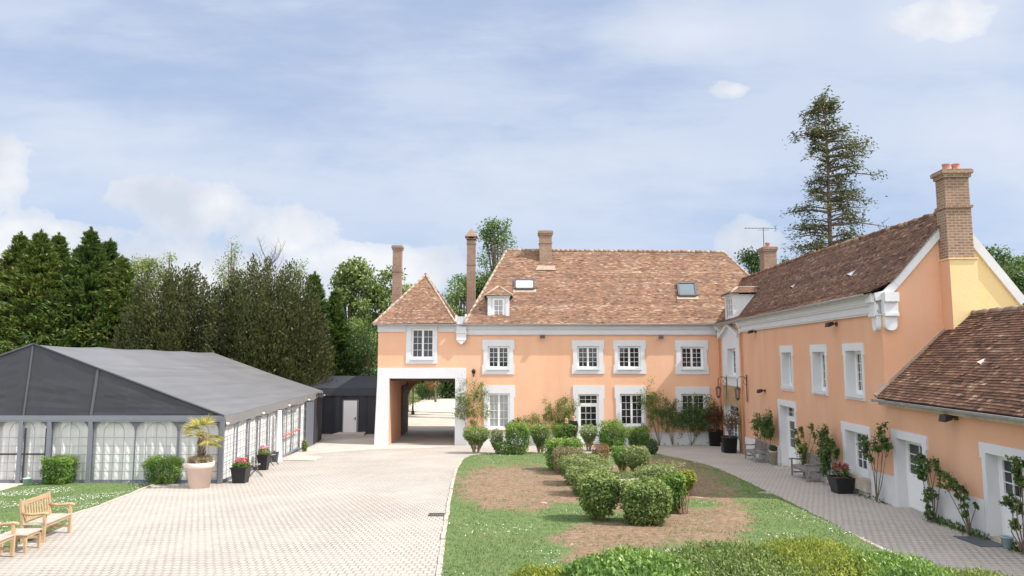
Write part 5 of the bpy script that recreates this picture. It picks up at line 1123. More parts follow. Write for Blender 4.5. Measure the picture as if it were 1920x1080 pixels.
# ------------------------------------------------------------------ trees
def trunk_mesh(t, base, h, r, mat='bark', lean=(0, 0), name='trunk', limbs=()):
    mb = MB(); base = V(base); k = 7; pts = [base + V((lean[0] * (i / k) + .02 * h * .3 * noise.noise(V((i * .7, h, r))), lean[1] * (i / k), h * i / k)) for i in range(k + 1)]
    mb.tube(pts, [r * (1.25 if i == 0 else 1 - .85 * i / k) for i in range(k + 1)], 8)
    for (a, b, rr) in limbs:
        a, b = V(a), V(b); m = a.lerp(b, .5) + V((0, 0, (b - a).length * .07)); mb.tube([a, m, b], [rr, rr * .65, rr * .25], 5)
    return mb.build(name, M[mat], t)
def conifer(name, label, base, h, R, mat, n=15000, group=None, up=.35, sz=.42, spire=True):
    """thick feathery cypress: sprays set along arching branches"""
    t = thing(name, label, 'tree', base, group); b = np.array(base); trunk_mesh(t, base, h * .97, .22)
    nb = int(n / 26); C, D, N = [], [], []
    for i in range(nb):
        f = rng.random() ** 1.0; f = min(.985, f); z = h * (.02 + f * .97); th = rng.random() * 6.283
        Rm = R * (1 - f) ** 1.0 * (1 + .2 * math.sin(th * 2 + i % 3)) * rng.uniform(.72, 1.12) + .18
        out = np.array([math.cos(th), math.sin(th), 0.]); k = 26
        s = rng.random(k) ** .55; rise = up * Rm * (s ** 1.6) * (1.15 - f)
        wob = rng.normal(size=(k, 3)) * (.08 + .10 * Rm / R) * np.array([1, 1, .55])
        p = b + np.array([0, 0, z]) + out * (s * Rm)[:, None] + np.array([0, 0, 1.]) * rise[:, None] + wob
        d = out * 1. + np.array([0, 0, .55 + .5 * f]) + rng.normal(size=(k, 3)) * .38; d[:, 2] -= .9 * (s > .8) * rng.random(k)
        C.append(p); D.append(d); N.append(np.tile(np.array([0, 0, 1.]) + out * .5, (k, 1)) + rng.normal(size=(k, 3)) * .35)
    if spire:
        k = 170; q_ = rng.random(k) ** .8; z = h * (.86 + .145 * q_); w_ = .34 * (1.05 - q_); C.append(b + np.stack([rng.normal(size=k) * w_, rng.normal(size=k) * w_, z], 1)); D.append(rvec(k) * .6 + (0, 0, .9)); N.append(rvec(k))
    C, D, N = np.concatenate(C), np.concatenate(D), np.concatenate(N)
    cards('crown', L[mat], t, C, D, N, sz, sz * .3); return t
def clumps(name, label, base, h, clist, mat, per, leaf, trunk_h, tr=.25, cat='tree', group=None, wd=.6, updir=.2, blossom=0, shell=.35, limb=True, tname='trunk', tmat='bark', flat=.85):
    """broad crown from many leaf clumps with limbs running to them"""
    t = thing(name, label, cat, base, group); b = V(base); limbs = []
    C, D, N = [], [], []
    for (x, y, z, r) in clist:
        n = max(12, int(per * r * r)); c = b + V((x, y, z)); p, d = ball(c, r, n, (1, 1, flat), shell); p += rng.normal(size=(n, 3)) * r * .12
        C.append(p); D.append(rvec(n) + (0, 0, updir)); N.append(d + rvec(n) * .7 + (0, 0, .3))
        if limb: limbs.append((b + V((x * .12, y * .12, min(trunk_h, z * .6))), c, min(tr * .45, .05 + r * .05)))
    trunk_mesh(t, base, trunk_h * 1.15, tr, tmat, limbs=limbs, name=tname)
    C, D, N = map(np.concatenate, (C, D, N)); cards('crown', L[mat], t, C, D, N, leaf, leaf * wd)
    if blossom:
        k = rng.integers(0, len(C), blossom); cards('blossom', M['blossom'], t, C[k] + (0, -.1, .1), rng.normal(size=(blossom, 3)) * .2 + (0, 0, 1), rvec(blossom), .3, .13)
    return t
def crown(n, rx, ry, z0, z1, r, top=.8):
    out = []
    for i in range(n):
        f = rng.random(); th = rng.random() * 6.283; w = math.sin(math.pi * min(1, max(.08, f * top + .12))) ** .7; q = math.sqrt(rng.random())
        out.append((rx * w * q * math.cos(th), ry * w * q * math.sin(th), z0 + (z1 - z0) * f, r * rng.uniform(.65, 1.25)))
    return out
def bg(px, Y): return ((px - 960) / FPX * Y, Y, 0.)
def hz_(py, Y): return CAMZ + (HZ - py) / FPX * Y
# row of tall cypresses behind the marquee
CY = [(-48, 52.5, 452, 2.7), (28, 53.5, 436, 2.5), (66, 52, 431, 2.6), (100, 54.5, 437, 2.3), (160, 53, 427, 2.7), (198, 55, 448, 1.9), (222, 53.5, 480, 2.2)]
labs = ['tall yellow green cypress at the left edge of the photo', 'tall cypress second from the left edge, above the marquee ridge', 'tall yellow tinged cypress right of the marquee apex', 'slim tall cypress half hidden between its neighbours', 'tallest cypress of the row, dark with a pointed top', 'thin pointed cypress on the right of the tallest one', 'lowest cypress at the right end of the tall row']
for (px, Y, py, R), lb in zip(CY, labs): conifer('cypress_tree', lb, bg(px, Y), hz_(py, Y), R * 2.35, 'cypress' if px not in (160, 198) else 'cypress_dark', 30000, 'tall cypresses behind the marquee')
conifer('cypress_tree', 'lower green cypress between the big yew and the blossoming chestnuts', bg(588, 53), hz_(512, 53), 3.0, 'cypress_dark', 16000); conifer('cypress_tree', 'drooping dark green cypress just left of the gatehouse trees', bg(628, 54), hz_(545, 54), 2.7, 'cypress_dark', 12000)
# yews: bushy, many upright plumes
def yew(label, base, w, d, h, n, plumes):
    t = thing('yew_tree', label, 'tree', base, 'broad yews behind the marquee'); b = np.array(base); trunk_mesh(t, base, h * .75, .35); C, D, N = [], [], []
    for i in range(plumes):
        th = rng.random() * 6.283; q = math.sqrt(rng.random()); x, y = q * w * math.cos(th), q * d * math.sin(th); top = h * (.30 + .70 * math.sqrt(max(0, 1 - q ** 2.4))) * rng.uniform(.86, 1.03)
        out = np.array([math.cos(th) * q, math.sin(th) * q, 0]); k = int(n / plumes); f = rng.random(k) ** .7
        c = b + np.array([x * .8, y * .8, 0]) + f[:, None] * np.array([x * .2, y * .2, 0]) + np.array([0, 0, 1.]) * (f * top)[:, None]
        rr = (.22 + 1.05 * np.sin(np.pi * np.minimum(1, f * .93 + .05)))[:, None] * (.85 if q > .8 else 1.05)
        p = c + unit(rng.normal(size=(k, 3))) * rr * rng.random((k, 1)) ** .4
        C.append(p); D.append(out * .8 + (0, 0, 1.) + rng.normal(size=(k, 3)) * .45); N.append(rvec(k) + out)
    C, D, N = map(np.concatenate, (C, D, N)); cards('crown', L['yew'], t, C, D, N, .26, .10)
yew('broad dark olive yew behind the middle of the marquee roof', bg(328, 50), 4.2, 3.2, hz_(488, 50), 52000, 120); yew('largest dark olive yew beside the green cypress', bg(500, 49.5), 4.8, 3.6, hz_(484, 49.5), 68000, 150)
# chestnuts in blossom, other broadleaved trees
Y = 58; clumps('chestnut_tree', 'chestnut in cream blossom left of the thin gatehouse chimney', bg(655, Y), hz_(487, Y), crown(46, 2.5, 2.4, 2.5, hz_(487, Y) - .7, 1.0), 'chestnut', 270, .30, 8, blossom=260, group='chestnuts in blossom')
Y = 60; clumps('chestnut_tree', 'chestnut in blossom behind the thin gatehouse chimney', bg(722, Y), hz_(490, Y), crown(46, 2.7, 2.4, 2.5, hz_(492, Y) - .7, 1.0), 'chestnut', 270, .30, 8, blossom=320, group='chestnuts in blossom')
Y = 55; clumps('laurel_bush', 'light green leafy bush left of the gatehouse roof corner', bg(668, Y), 8, crown(24, 1.7, 1.6, .8, 8.2, .9), 'chestnut', 300, .2, 4, cat='bush')
Y = 53; clumps('dark_bush', 'dark evergreen bush touching the gatehouse wall above the link tent', bg(692, Y), 8, crown(24, 1.1, 1.4, .6, 7.6, .8), 'deep', 330, .2, 4, cat='bush')
Y = 54; clumps('dark_bush', 'dark broad bush behind the link tent below the cypress', bg(650, Y), 6, crown(26, 2.4, 1.2, .4, 4.9, .85), 'deep', 330, .18, 3, cat='bush')
Y = 64
def airy(name, label, px, Y, py, rx, n, r, mat, per, leaf, z0=4., th=None, **k): h = hz_(py, Y); return clumps(name, label, bg(px, Y), h, crown(n, rx, rx * .8, z0, h - r * .6, r), mat, per, leaf, th or h * .85, cat='tree', shell=.1, **k)
airy('spring_tree', 'pale yellow green tree showing between the cypresses and the yew', 272, 66, 482, 2.7, 40, 1.0, 'spring', 240, .2); airy('spring_tree', 'thin topped pale green tree behind the left yew', 312, 70, 464, 1.6, 24, .8, 'spring', 110, .18)
airy('spring_tree', 'pale green poplar shoots rising above the yews', 428, 66, 446, 2.1, 40, .75, 'spring', 170, .18, flat=1.8); airy('spring_tree', 'thin pale green tree above the largest yew', 552, 66, 484, 1.7, 24, .8, 'spring', 150, .18)
t = thing('bare_tree', 'leafless grey tree above the yews', 'tree', bg(500, 68)); b = V(bg(500, 68)); h = hz_(440, 68); mb = MB(); mb.tube([b, b + V((0, 0, h * .5)), b + V((.2, 0, h * .9))], [.2, .13, .03], 6)
for i in range(70):
    z = h * random.uniform(.45, .85); th = random.random() * 6.28; l = random.uniform(1, 3.0); e = b + V((l * .75 * math.cos(th), l * .5 * math.sin(th), min(h, z + l * 1.1))); m_ = (b + V((0, 0, z))).lerp(e, .5) + V((.2 * math.cos(th), 0, -.12)); mb.tube([b + V((0, 0, z)), m_, e], [.035, .022, .008], 4)
    for q in range(3): mb.tube([m_.lerp(e, .3 * q), m_.lerp(e, .3 * q) + V((random.uniform(-.6, .6), 0, random.uniform(.4, 1)))], [.015, .006], 3)
mb.build('trunk', M['bark'], t)
airy('ash_tree', 'tall fresh green tree rising behind the farmhouse roof hip', 934, 62, 402, 2.0, 44, .85, 'poplar', 190, .22, z0=9.3); airy('ash_tree', 'lower dark green tree between the tall tree and the hooded chimney', 905, 60, 505, 1.6, 26, .85, 'deep', 230, .22, z0=8.)
airy('bright_tree', 'bright green tree in the gap beside the gatehouse roof', 864, 60, 535, 2.1, 22, .8, 'chestnut', 240, .22, z0=7.2); airy('bright_tree', 'grey green tree left of the hooded chimney', 870, 66, 512, 1.7, 24, .85, 'poplar', 200, .22, z0=7.4); airy('bright_tree', 'small green treetop showing above the farmhouse ridge', 968, 64, 462, .9, 10, .7, 'poplar', 170, .2, z0=8)
airy('round_tree', 'green round tree beside the far brick chimney', 1412, 62, 470, 1.7, 30, .9, 'deep', 280, .22, z0=6); airy('round_tree', 'small green treetop right of the far brick chimney', 1472, 64, 478, 1.1, 14, .7, 'poplar', 260, .2, z0=6)
for px, py, Y, lb, mt in ((1868, 456, 44, 'dark green tree behind the gable verge', 'deep'), (1918, 470, 46, 'green tree at the right edge of the photo', 'poplar'), (1900, 500, 41, 'lower dark tree behind the gable verge', 'deep')):
    airy('wood_tree', lb, px, Y, py, 2.1, 40, .8, mt, 320, .2, z0=4)
# tall sparse fir
Y = 60; b = V(bg(1564, Y)); h = hz_(182, Y); s_ = Y / FPX
t = thing('fir_tree', 'tall sparse old fir with bare gaps behind the wing roof', 'tree', b); limbs = []; C, D, N = [], [], []
prof = [(472, -80, 78), (446, -78, 60), (412, -72, 92), (384, -88, 66), (362, -50, 88), (330, -46, 80), (308, -20, 62), (284, -40, 84), (258, -50, 64), (232, -50, 42), (206, -50, 26), (190, -30, 36), (180, -14, 22)]
for (py, l, r) in prof:
    for side, ext in ((-1, -l), (1, r)):
        for q in range(6):
            L_ = ext * s_ * rng.uniform(.62, 1.12) if q < 2 else ext * s_ * rng.uniform(.3, .75); yy = (rng.uniform(-.5, .5) if q < 2 else rng.uniform(-1.3, 1.3)) * max(1.2, ext * s_ * .6); z = hz_(py + rng.uniform(-16, 14), Y); tx = (py - 182) / 290 * 0.
            a = b + V((.25 * (1 - (z / h)), 0, z - .3)); e = b + V((side * L_, yy, z - .07 * L_ * L_ * .5 + rng.uniform(-.1, .3)))
            m_ = a.lerp(e, .5) + V((0, 0, .22)); limbs.append((a, e, .05 + .015 * L_)); k = int(10 + 29 * L_)
            cl_ = rng.uniform(.35, 1.05, 4); f = cl_[rng.integers(0, 4, k)] + rng.normal(size=k) * .07; p = np.array([tuple(a.lerp(e, x) + V((0, 0, .9 * x * (1 - x)))) for x in f]) + rng.normal(size=(k, 3)) * np.array([.22, .34, .20]) * (.7 + .3 * L_ ** .5)
            C.append(p); D.append(np.tile(np.array([side * 1., 0, -.25]), (k, 1)) + rng.normal(size=(k, 3)) * .6); N.append(rng.normal(size=(k, 3)) * .5 + (0, 0, 1))
k = 420; z = rng.uniform(hz_(470, Y), h * .99, k); w_ = (.5 + 1.0 * (h - z) / 14)[:, None]; C.append(np.array(b) + np.stack([rng.normal(size=k), rng.normal(size=k), np.zeros(k)], 1) * w_ * .45 + np.stack([np.zeros(k), np.zeros(k), z], 1)); D.append(rvec(k)); N.append(rvec(k))
trunk_mesh(t, b, h * .985, .38, limbs=limbs); C, D, N = map(np.concatenate, (C, D, N)); cards('crown', L['fir'], t, C, D, N, .34, .12)
# ------------------------------------------------------------------ behind the passage
Y = 70; clumps('variegated_shrub', 'tall cream variegated shrub seen through the passage', bg(776, Y), 4, [(-.3, 0, 2.6, .8), (.05, .3, 3.4, .75), (0, 0, 4.1, .7), (-.4, .2, 1.5, .8), (.1, 0, 1.1, .7), (-.8, .2, 3.1, .8)], 'variegated', 420, .14, 2, cat='shrub', tr=.08)
Y = 67; clumps('variegated_shrub', 'lower rounded cream shrub beside the lamp post beyond the passage', bg(768, Y), 2, [(-.1, 0, 1.0, .7), (.3, 0, 1.5, .6), (-.4, .2, 1.9, .6)], 'variegated', 480, .12, 1, cat='shrub', tr=.06)
b = V(bg(776.5, 64)); t = thing('lamp_post', 'dark lamp post beyond the passage arch', 'street lamp', b); mb = MB(); mb.lathe(b, [(.16, 0), (.16, .3), (.07, .4), (.045, 1.2), (.04, 3.3)], 10); mb.build('post', M['iron'], t); mb = MB(); mb.lathe(b + V((0, 0, 3.3)), [(.08, 0), (.17, .4), (.19, .42), (.05, .58), (0, .62)], 8); mb.build('lantern_head', M['iron'], t)
Y = 86; clumps('dark_hedge', 'clipped dark green hedge along the road beyond the passage', bg(806, Y), 2, [(x, 0, z, .65) for x in np.arange(-1.4, 1.2, .45) for z in (.5, 1.1, 1.7)], 'deep', 420, .14, 1, cat='hedge', tr=.05)
Y = 82; clumps('orange_tree', 'small copper leaved tree beyond the hedge seen through the passage', bg(818, Y), 4, crown(14, .9, .8, 1.6, 4.2, .6), 'redtip', 260, .2, 2.4, tr=.12)
airy('shade_tree', 'dark leafy tree closing the view through the passage', 806, 96, 640, 4.2, 60, 1.4, 'deep', 200, .4, z0=1.0); airy('shade_tree', 'dark tree on the right of the road beyond the passage', 858, 90, 640, 2.0, 40, 1.3, 'deep', 200, .4, z0=.5)
airy('shade_tree', 'bright leafy tree far down the road beyond the passage', 836, 125, 660, 2.5, 24, 1.4, 'chestnut', 150, .45, z0=.8)
b = V(bg(829, 98)); t = thing('road_tree', 'thick dark trunk beside the road beyond the passage', 'tree', b); trunk_mesh(t, b, 7, .34); p, d = ball(b + V((0, 0, 6.5)), 2.2, 2200, (1, 1, .6), .2); cards('crown', L['deep'], t, p, rvec(2200), d, .35, .2)
# ------------------------------------------------------------------ shrubs in the lawn
def shrub(name, label, x0, x1, top, base, mat, stem=.0, power=4., n=2600, leaf=.075, depth=.85, stems=9, group=None, cat='shrub', lump=.19, tmat='twig', wd=.55, shell=.42):
    n = int(n * (2. if leaf >= .085 else 1.6)); power = power * 1.7 if power >= 3 else power * 1.25
    b = ground((x0 + x1) / 2, base); w = (x1 - x0) / FPX * b.y / 2; h = (base - top) / FPX * b.y * .985; t = thing(name, label, cat, b, group)
    z0 = h * stem * .85; hh = (h - z0) / 2; c = np.array(b) + (0, 0, z0 + hh)
    d = rvec(n)
    if power > 4: d = unit(rng.uniform(-1, 1, (n, 3)) ** 1.); kx = rng.random(n) < .35; d[kx, 2] = np.abs(d[kx, 2]); power = 4.6
    s = (np.abs(d[:, 0]) ** power + np.abs(d[:, 1]) ** power + np.abs(d[:, 2]) ** power) ** (-1 / power)
    r = shell + (1 - shell) * rng.random(n) ** .4; q = d * (s * r)[:, None]
    sd = rng.uniform(0, 50); lm = np.array([noise.noise(V((x[0] * 2.1 + sd, x[1] * 2.1, x[2] * 2.1))) + .6 * noise.noise(V((x[0] * 5 + sd, x[1] * 5, x[2] * 5))) for x in q])
    q = q * (1 + lump * 1.5 * lm)[:, None]
    taper = 1 - (.45 if stem > .2 else .3 if stem > .1 else .16) * np.clip(-q[:, 2], 0, 1)
    P = c + q * np.array([w * .97, w * .97 * depth, hh]) * np.stack([taper, taper, np.ones(n)], 1)
    keep = P[:, 2] > b.z + .02; P = P[keep]; dd = d[keep]; m = len(P)
    if stem > .2:
        e_ = int(m * .16); hh2 = rng.random(e_); a2 = rng.random(e_) * 6.283; r2 = (.25 + .7 * hh2) * rng.uniform(.5, 1, e_)
        P = np.concatenate([P, np.stack([b.x + w * r2 * np.cos(a2), b.y + w * depth * r2 * np.sin(a2), b.z + h * (.15 + .45 * hh2)], 1)]); dd = np.concatenate([dd, rvec(e_)]); m = len(P)
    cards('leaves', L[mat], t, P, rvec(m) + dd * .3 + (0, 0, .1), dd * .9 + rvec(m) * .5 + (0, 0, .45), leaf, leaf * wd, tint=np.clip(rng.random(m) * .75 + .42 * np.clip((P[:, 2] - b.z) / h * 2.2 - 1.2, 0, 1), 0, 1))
    mb = MB()
    for i in range(stems):
        th = i * 2.4 + rng.random(); rr = rng.uniform(.1, .8); e = b + V((w * rr * math.cos(th), w * depth * rr * math.sin(th), z0 + hh * rng.uniform(.5, 1.5))); st_ = b + V((w * .18 * math.cos(th), w * .16 * math.sin(th), -.02)); m_ = st_.lerp(e, .5) + V((rng.normal() * .04, rng.normal() * .04, 0)); mb.tube([st_, m_, e], [.024, .017, .008], 5)
        if stem > .2:
            for q2 in range(5): f = st_.lerp(e, rng.uniform(.3, .7)); mb.tube([f, f + V((rng.normal() * .14, rng.normal() * .14, .28))], [.009, .004], 4)
    mb.build('stems', M[tmat], t); return t
A_ = 'clipped shrubs in a row along the farmhouse front'; B_ = 'shrubs in the middle of the lawn'
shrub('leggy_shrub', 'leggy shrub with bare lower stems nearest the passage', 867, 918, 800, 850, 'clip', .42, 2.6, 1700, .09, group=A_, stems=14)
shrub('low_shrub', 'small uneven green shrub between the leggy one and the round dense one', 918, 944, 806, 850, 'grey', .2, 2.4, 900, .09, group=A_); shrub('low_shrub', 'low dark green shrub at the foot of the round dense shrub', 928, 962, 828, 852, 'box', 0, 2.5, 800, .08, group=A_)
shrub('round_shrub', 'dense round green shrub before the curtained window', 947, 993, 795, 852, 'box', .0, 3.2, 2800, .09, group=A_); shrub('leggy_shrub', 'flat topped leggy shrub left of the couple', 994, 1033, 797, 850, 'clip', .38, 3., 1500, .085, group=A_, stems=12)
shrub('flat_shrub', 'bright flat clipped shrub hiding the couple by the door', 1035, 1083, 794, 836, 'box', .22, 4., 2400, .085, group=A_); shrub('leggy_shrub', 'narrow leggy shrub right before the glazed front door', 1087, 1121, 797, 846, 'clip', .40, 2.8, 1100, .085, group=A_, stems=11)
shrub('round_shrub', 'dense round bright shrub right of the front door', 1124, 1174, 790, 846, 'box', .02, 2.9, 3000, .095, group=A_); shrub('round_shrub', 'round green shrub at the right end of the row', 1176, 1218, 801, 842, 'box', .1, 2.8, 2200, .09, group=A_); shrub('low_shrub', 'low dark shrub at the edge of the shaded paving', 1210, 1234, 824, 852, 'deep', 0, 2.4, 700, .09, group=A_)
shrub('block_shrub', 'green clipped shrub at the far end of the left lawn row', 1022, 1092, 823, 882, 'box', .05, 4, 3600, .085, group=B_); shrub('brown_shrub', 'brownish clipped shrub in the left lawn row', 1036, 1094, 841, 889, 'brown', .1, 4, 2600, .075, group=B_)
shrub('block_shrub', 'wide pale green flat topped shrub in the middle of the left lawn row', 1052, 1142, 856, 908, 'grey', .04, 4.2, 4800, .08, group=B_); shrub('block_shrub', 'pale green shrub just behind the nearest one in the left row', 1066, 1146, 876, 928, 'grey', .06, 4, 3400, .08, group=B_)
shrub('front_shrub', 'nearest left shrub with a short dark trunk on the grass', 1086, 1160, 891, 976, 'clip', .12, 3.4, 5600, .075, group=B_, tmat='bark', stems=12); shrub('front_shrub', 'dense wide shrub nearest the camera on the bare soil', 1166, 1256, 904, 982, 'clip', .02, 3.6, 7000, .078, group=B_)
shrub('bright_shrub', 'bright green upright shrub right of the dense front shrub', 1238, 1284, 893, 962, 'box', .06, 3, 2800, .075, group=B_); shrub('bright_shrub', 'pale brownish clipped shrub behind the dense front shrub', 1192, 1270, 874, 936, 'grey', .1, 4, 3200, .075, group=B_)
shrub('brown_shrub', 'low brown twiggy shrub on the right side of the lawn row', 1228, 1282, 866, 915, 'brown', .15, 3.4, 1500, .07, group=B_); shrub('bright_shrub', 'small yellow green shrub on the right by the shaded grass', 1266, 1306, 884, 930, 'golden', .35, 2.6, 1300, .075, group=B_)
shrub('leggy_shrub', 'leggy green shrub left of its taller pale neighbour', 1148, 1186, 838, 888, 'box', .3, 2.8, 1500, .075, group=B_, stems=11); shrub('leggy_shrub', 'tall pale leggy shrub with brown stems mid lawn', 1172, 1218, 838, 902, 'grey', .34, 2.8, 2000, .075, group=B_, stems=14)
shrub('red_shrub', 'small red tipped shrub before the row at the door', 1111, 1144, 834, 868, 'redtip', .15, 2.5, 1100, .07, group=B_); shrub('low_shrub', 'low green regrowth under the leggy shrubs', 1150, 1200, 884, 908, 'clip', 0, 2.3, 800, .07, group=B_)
def twigs(label, x0, x1, top, base, n):
    b = ground((x0 + x1) / 2, base); w = (x1 - x0) / FPX * b.y / 2; h = (base - top) / FPX * b.y; mb = MB()
    for i in range(n):
        th = i * 2.4; r = math.sqrt(rng.random()); s_ = b + V((w * r * .6 * math.cos(th), w * r * .5 * math.sin(th), -.02)); e = b + V((w * r * math.cos(th) * 1.05, w * r * math.sin(th) * .9, h * rng.uniform(.75, 1.02))); mb.tube([s_, s_.lerp(e, .5) + V((rng.normal() * .03, 0, 0)), e], [.016, .012, .008], 4)
    mb.build('bare_twigs', M['twig'], None, label=label, category='dead shrub', group=B_)
twigs('cut back dead brown twigs beside the tall leggy shrub', 1214, 1250, 862, 892, 46); twigs('thin bundle of dead stems on the right bare soil', 1268, 1294, 922, 964, 16)
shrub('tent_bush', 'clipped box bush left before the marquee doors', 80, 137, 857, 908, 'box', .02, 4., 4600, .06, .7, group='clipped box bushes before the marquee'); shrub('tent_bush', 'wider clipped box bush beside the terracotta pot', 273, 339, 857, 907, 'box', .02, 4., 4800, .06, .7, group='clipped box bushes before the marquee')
shrub('weed_tuft', 'small bright green weed tuft beside the marquee emergency door', 565, 576, 826, 847, 'spring', 0, 2.2, 300, .09)
# big hedge right under the camera: separate bushes
def hedge(label, Yc, px0, px1, top_py, mat, n, leaf, dy=1.6, wd=.5, bend=0.):
    x0, x1 = (px0 - 960) / FPX * Yc, (px1 - 960) / FPX * Yc; zt = CAMZ - (top_py - HZ) / FPX * Yc; b = V(((x0 + x1) / 2, Yc, zg(Yc))); t = thing('hedge_bush', label, 'bush', b, 'leafy bushes under the camera'); h = max(.35, zt - b.z); w = (x1 - x0) / 2
    d = rvec(n); d[:, 2] = np.abs(d[:, 2]); pw = 3.4; s = (np.abs(d) ** pw).sum(1) ** (-1 / pw); r = .7 + .3 * rng.random(n) ** .5; q = d * (s * r)[:, None]; sd = rng.uniform(0, 50)
    lm = np.array([noise.noise(V((x[0] * w * 1.6 + sd, x[1] * dy * 1.6, x[2]))) * .6 + .5 * noise.noise(V((x[0] * w * 5 + sd, x[1] * dy * 5, x[2] * 3))) for x in q]); q[:, 2] *= 1 + .20 * lm; q[:, :2] *= (1 + .08 * lm)[:, None]
    P = np.array(b) + q * np.array([w, dy, h * .96]); P[:, 2] += rng.normal(size=n) * .03; cards('leaves', L[mat], t, P, rvec(n) * .8 + (0, 0, .6) + d * .3, d * .7 + rvec(n) * .45 + (0, -.1, .6), leaf, leaf * wd)
    mb = MB()
    for i in range(26): th = i * 2.4; rr = math.sqrt(rng.random()); mb.tube([b + V((.02 * math.cos(th), .02 * math.sin(th), -.02)), b + V((w * rr * .9 * math.cos(th), dy * rr * .9 * math.sin(th), h * .75))], [.015, .006], 4)
    mb.build('stems', M['stem_dark'], t)
hedge('loose yellow green bush at the bottom left of the hedge', 12.0, 950, 1085, 1060, 'golden', 3600, .075, .8, .45); hedge('large leaved dark green bush at the bottom of the lawn', 11.6, 1045, 1330, 1035, 'laurel', 11000, .085, 1.2, .55); hedge('dense mid green bush in the bottom middle of the hedge', 11.8, 1225, 1500, 1019, 'clip', 18000, .06, 1.3, .45)
hedge('golden leaved bush standing highest in the hedge', 11.9, 1395, 1615, 1010, 'golden', 13500, .06, 1.2, .4); hedge('glossy green bush right of the golden one', 11.3, 1555, 1785, 1036, 'laurel', 13000, .065, 1.1, .42); hedge('pale green bush at the right end of the hedge by the paving', 10.9, 1690, 1905, 1062, 'spring', 8000, .065, .9, .42)
# ------------------------------------------------------------------ climbing roses on the walls
def climber(fr, label, root_px, cl, mat, dens=1., group='climbing roses on the orange walls', b=.28, leaf=.085):
    a0, z0 = fr.hit(root_px[0], root_px[1], b); z0 = zg(fr.P(a0, 0, b).y); base = fr.P(a0, z0, b * .8); t = thing('climbing_rose', label, 'climbing plant', base, group); mb = MB(); C, D, N = [], [], []
    for (px, py, r) in cl:
        a, z = fr.hit(px, py, b); c = fr.P(a, z, b); R_ = r / FPX * (c.y)
        m_ = base.lerp(c, .45) + V((rng.normal() * .08, 0, rng.normal() * .08)); mb.tube([base, m_, c], [.017, .012, .006], 5); R_ *= 1.12
        for q in range(5): e = c + fr.u * rng.normal() * R_ * .6 + V((0, 0, rng.normal() * R_ * .6)); mb.tube([m_.lerp(c, .7), e], [.01, .004], 4)
        n = int((2600 if fr is FA else 4300) * dens * R_ * R_) + 50; k = max(4, int(n / 40)); sub = rng.normal(size=(k, 2)) * R_ * .68; i = rng.integers(0, k, n); off = sub[i] + rng.normal(size=(n, 2)) * R_ * .24
        C.append(np.array(c) + off[:, :1] * np.array(fr.u) + off[:, 1:] * np.array([0, 0, 1.]) + np.abs(rng.normal(size=(n, 1))) * np.array(fr.nv) * min(.3, R_ * .45)); D.append(rvec(n) + (0, 0, -.2)); N.append(rvec(n) * .6 + np.array(fr.nv) * .7 + (0, 0, .5))
    mb.build('stems', M['stem_dark'], t); C, D, N = map(np.concatenate, (C, D, N)); cards('leaves', L[mat], t, C, D, N, leaf, leaf * .6)
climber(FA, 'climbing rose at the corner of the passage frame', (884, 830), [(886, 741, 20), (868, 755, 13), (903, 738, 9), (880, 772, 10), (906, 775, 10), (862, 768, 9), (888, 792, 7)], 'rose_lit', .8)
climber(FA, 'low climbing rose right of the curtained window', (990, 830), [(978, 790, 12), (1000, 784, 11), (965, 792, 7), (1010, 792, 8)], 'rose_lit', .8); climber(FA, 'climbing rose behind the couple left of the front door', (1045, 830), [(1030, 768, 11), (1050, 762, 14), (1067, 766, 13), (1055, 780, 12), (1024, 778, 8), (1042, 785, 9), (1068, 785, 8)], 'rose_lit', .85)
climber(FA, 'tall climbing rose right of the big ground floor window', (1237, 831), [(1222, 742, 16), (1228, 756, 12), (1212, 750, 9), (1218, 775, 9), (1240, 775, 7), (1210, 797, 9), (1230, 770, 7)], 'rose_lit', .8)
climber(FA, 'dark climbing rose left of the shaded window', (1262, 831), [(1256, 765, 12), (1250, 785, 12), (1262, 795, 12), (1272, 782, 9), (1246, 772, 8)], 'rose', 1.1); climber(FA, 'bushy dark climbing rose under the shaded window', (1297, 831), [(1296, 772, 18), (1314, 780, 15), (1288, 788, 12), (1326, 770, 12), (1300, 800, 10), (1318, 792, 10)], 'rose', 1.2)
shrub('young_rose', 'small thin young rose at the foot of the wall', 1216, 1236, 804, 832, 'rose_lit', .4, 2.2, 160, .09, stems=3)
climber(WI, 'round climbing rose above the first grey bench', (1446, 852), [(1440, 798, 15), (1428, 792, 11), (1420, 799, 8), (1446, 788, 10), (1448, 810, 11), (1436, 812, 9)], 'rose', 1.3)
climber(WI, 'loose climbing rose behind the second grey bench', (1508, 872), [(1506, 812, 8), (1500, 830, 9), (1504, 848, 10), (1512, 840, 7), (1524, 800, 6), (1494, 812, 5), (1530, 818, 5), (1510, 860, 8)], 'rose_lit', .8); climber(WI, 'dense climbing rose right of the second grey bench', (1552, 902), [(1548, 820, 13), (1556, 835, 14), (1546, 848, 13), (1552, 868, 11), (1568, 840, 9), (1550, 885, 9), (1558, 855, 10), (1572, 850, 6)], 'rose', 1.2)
climber(WI, 'climbing rose between the stone sill window and the annex door', (1640, 938), [(1658, 825, 13), (1648, 842, 10), (1628, 836, 10), (1664, 838, 10), (1624, 826, 7), (1655, 810, 7), (1638, 860, 6)], 'rose', 1.15)
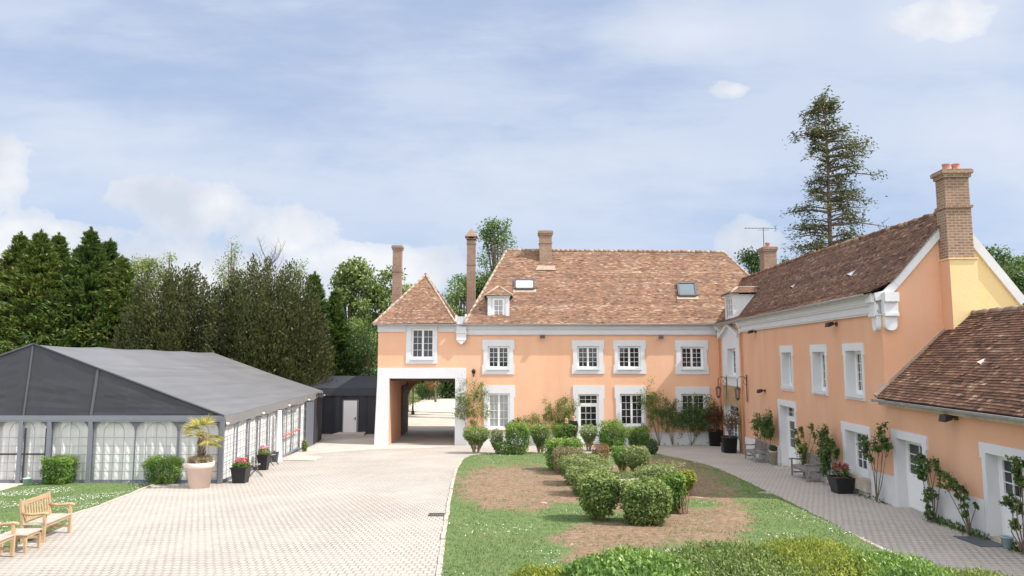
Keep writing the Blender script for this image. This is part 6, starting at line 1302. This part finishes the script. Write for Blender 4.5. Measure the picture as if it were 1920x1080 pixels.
climber(WI, 'climbing rose right of the first annex door', (1748, 972), [(1726, 862, 12), (1740, 870, 12), (1758, 868, 9), (1735, 888, 11), (1748, 915, 12), (1730, 852, 7), (1764, 882, 6), (1740, 940, 8), (1746, 962, 9)], 'rose', .85); climber(WI, 'climbing rose in the middle of the annex wall', (1815, 992), [(1788, 898, 13), (1772, 908, 9), (1798, 912, 9), (1810, 918, 9), (1800, 935, 7), (1808, 955, 8), (1832, 945, 4), (1814, 972, 6)], 'rose', .8)
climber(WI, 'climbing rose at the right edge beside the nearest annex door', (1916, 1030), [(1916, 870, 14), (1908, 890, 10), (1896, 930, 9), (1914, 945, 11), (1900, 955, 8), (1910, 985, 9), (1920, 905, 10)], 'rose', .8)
# ------------------------------------------------------------------ the couple behind the clipped shrub
def person(label, px, base, H, rz, top_col, leg_col, hair_col, long_hair=False):
    b = V(((px - 960) / FPX * (base - .35), base, zg(base))); t = thing('person', label, 'person', (0, 0, 0)); s = H / 1.75
    skin = pbr('skin', (.55, .33, .24), .55, .08, 8); 
    def skinmesh(name, verts, edges, radii, mat, sub=2):
        me = bpy.data.meshes.new(name); me.from_pydata([V(v) * s for v in verts], edges, []); o = bpy.data.objects.new(name, me); COL.objects.link(o)
        m = o.modifiers.new('skin', 'SKIN'); 
        for i, r in enumerate(radii): me.skin_vertices[0].data[i].radius = (r[0] * s, r[1] * s) if isinstance(r, tuple) else (r * s, r * s)
        me.skin_vertices[0].data[0].use_root = True; o.modifiers.new('sub', 'SUBSURF').levels = sub
        dg = bpy.context.evaluated_depsgraph_get(); m2 = bpy.data.meshes.new_from_object(o.evaluated_get(dg)); bpy.data.objects.remove(o); m2.materials.clear(); m2.materials.append(mat)
        for p in m2.polygons: p.use_smooth = True
        o = link(name, m2, t); return o
    vs = [(0, 0, .95), (0, .01, 1.15), (0, .01, 1.38), (0, 0, 1.5), (0, -.01, 1.58), (0, -.015, 1.66), (0, -.0, 1.72), (.18, .01, 1.4), (.24, .03, 1.15), (.2, -.12, .98), (.16, -.2, .96), (-.18, .01, 1.4), (-.24, .03, 1.15), (-.2, -.12, .98), (-.16, -.2, .96), (.1, 0, .88), (.11, -.01, .5), (.11, .02, .09), (.12, -.12, .04), (-.1, 0, .88), (-.11, -.01, .5), (-.11, .02, .09), (-.12, -.12, .04), (0, -.085, 1.6)]
    es = [(0, 1), (1, 2), (2, 3), (3, 4), (4, 5), (5, 6), (2, 7), (7, 8), (8, 9), (9, 10), (2, 11), (11, 12), (12, 13), (13, 14), (0, 15), (15, 16), (16, 17), (17, 18), (0, 19), (19, 20), (20, 21), (21, 22), (4, 23)]
    rd = [.13, .12, .14, .055, .085, .095, .07, .06, .045, .035, .03, .06, .045, .035, .03, .085, .06, .04, .035, .085, .06, .04, .035, .018]
    skinmesh('body', vs, es, rd, skin)
    skinmesh('jacket', [vs[0], vs[1], (0, .01, 1.36), (0, .01, 1.44), vs[7], vs[8], vs[9], vs[11], vs[12], vs[13]], [(0, 1), (1, 2), (2, 3), (2, 4), (4, 5), (5, 6), (2, 7), (7, 8), (8, 9)], [(.19, .15), (.18, .15), (.2, .15), .08, .085, .065, .05, .085, .065, .05], pbr('dark_jacket', top_col, .8, .1, 6))
    skinmesh('trousers', [(0, 0, .93), vs[15], vs[16], vs[17], vs[19], vs[20], vs[21]], [(0, 1), (1, 2), (2, 3), (0, 4), (4, 5), (5, 6)], [.17, .11, .08, .065, .11, .08, .065], pbr('dark_trousers', leg_col, .8, .1, 6))
    hv = [(0, .03, 1.73), (0, .07, 1.66), (0, .075, 1.58)] + ([(.02, .1, 1.42), (.02, .1, 1.3)] if long_hair else []); skinmesh('hair', hv, [(i, i + 1) for i in range(len(hv) - 1)], [.085, .09, .065] + ([.07, .04] if long_hair else []), pbr('hair', hair_col, .5, .2, 10))
    for sx in (-.035, .035): mb = MB(); mb.lathe(V((sx, -.1, 1.625)) * s, [(0, -.012), (.011, 0), (0, .012)], 8); mb.build('eye', M['iron'], t)
    mb = MB(); mb.beam(V((-.025, -.098, 1.555)) * s, V((.025, -.098, 1.555)) * s, .01, .01); mb.build('mouth', M['terracotta'], t)
    t.location = b; t.rotation_euler = (0, 0, rz)
person('standing man in a dark suit beside the front door behind the clipped shrub', 1075, 41.2, 1.78, math.radians(-40), (.02, .02, .03), (.025, .025, .03), (.06, .035, .02)); person('fair haired woman in dark clothes left of the man, mostly behind the shrub', 1062, 41.2, 1.64, math.radians(35), (.02, .03, .025), (.03, .03, .03), (.6, .42, .22), True)

# ------------------------------------------------------------------ weeds in the joint along the wing and annex wall
C = []
for px0, px1, n_ in ((1600, 1660, 90), (1735, 1842, 420), (1880, 1935, 160), (1395, 1470, 70), (1205, 1330, 60)):
    for _ in range(n_):
        px = random.uniform(px0, px1)
        if px < 1340: q = V((FA.x(px), 42 - .06 - abs(random.gauss(0, .08)), 0))
        else: q = WI.P(WI.x(px), 0, .07 + abs(random.gauss(0, .12)))
        C.append((q.x, q.y, zg(q.y) + random.random() ** 2 * .16))
n = len(C); cards('wall_weeds', L['rose'], None, C, rng.normal(size=(n, 3)) * .5 + (0, 0, .8), rvec(n), .11, .035, kind='stuff', label='low weeds along the foot of the orange walls')
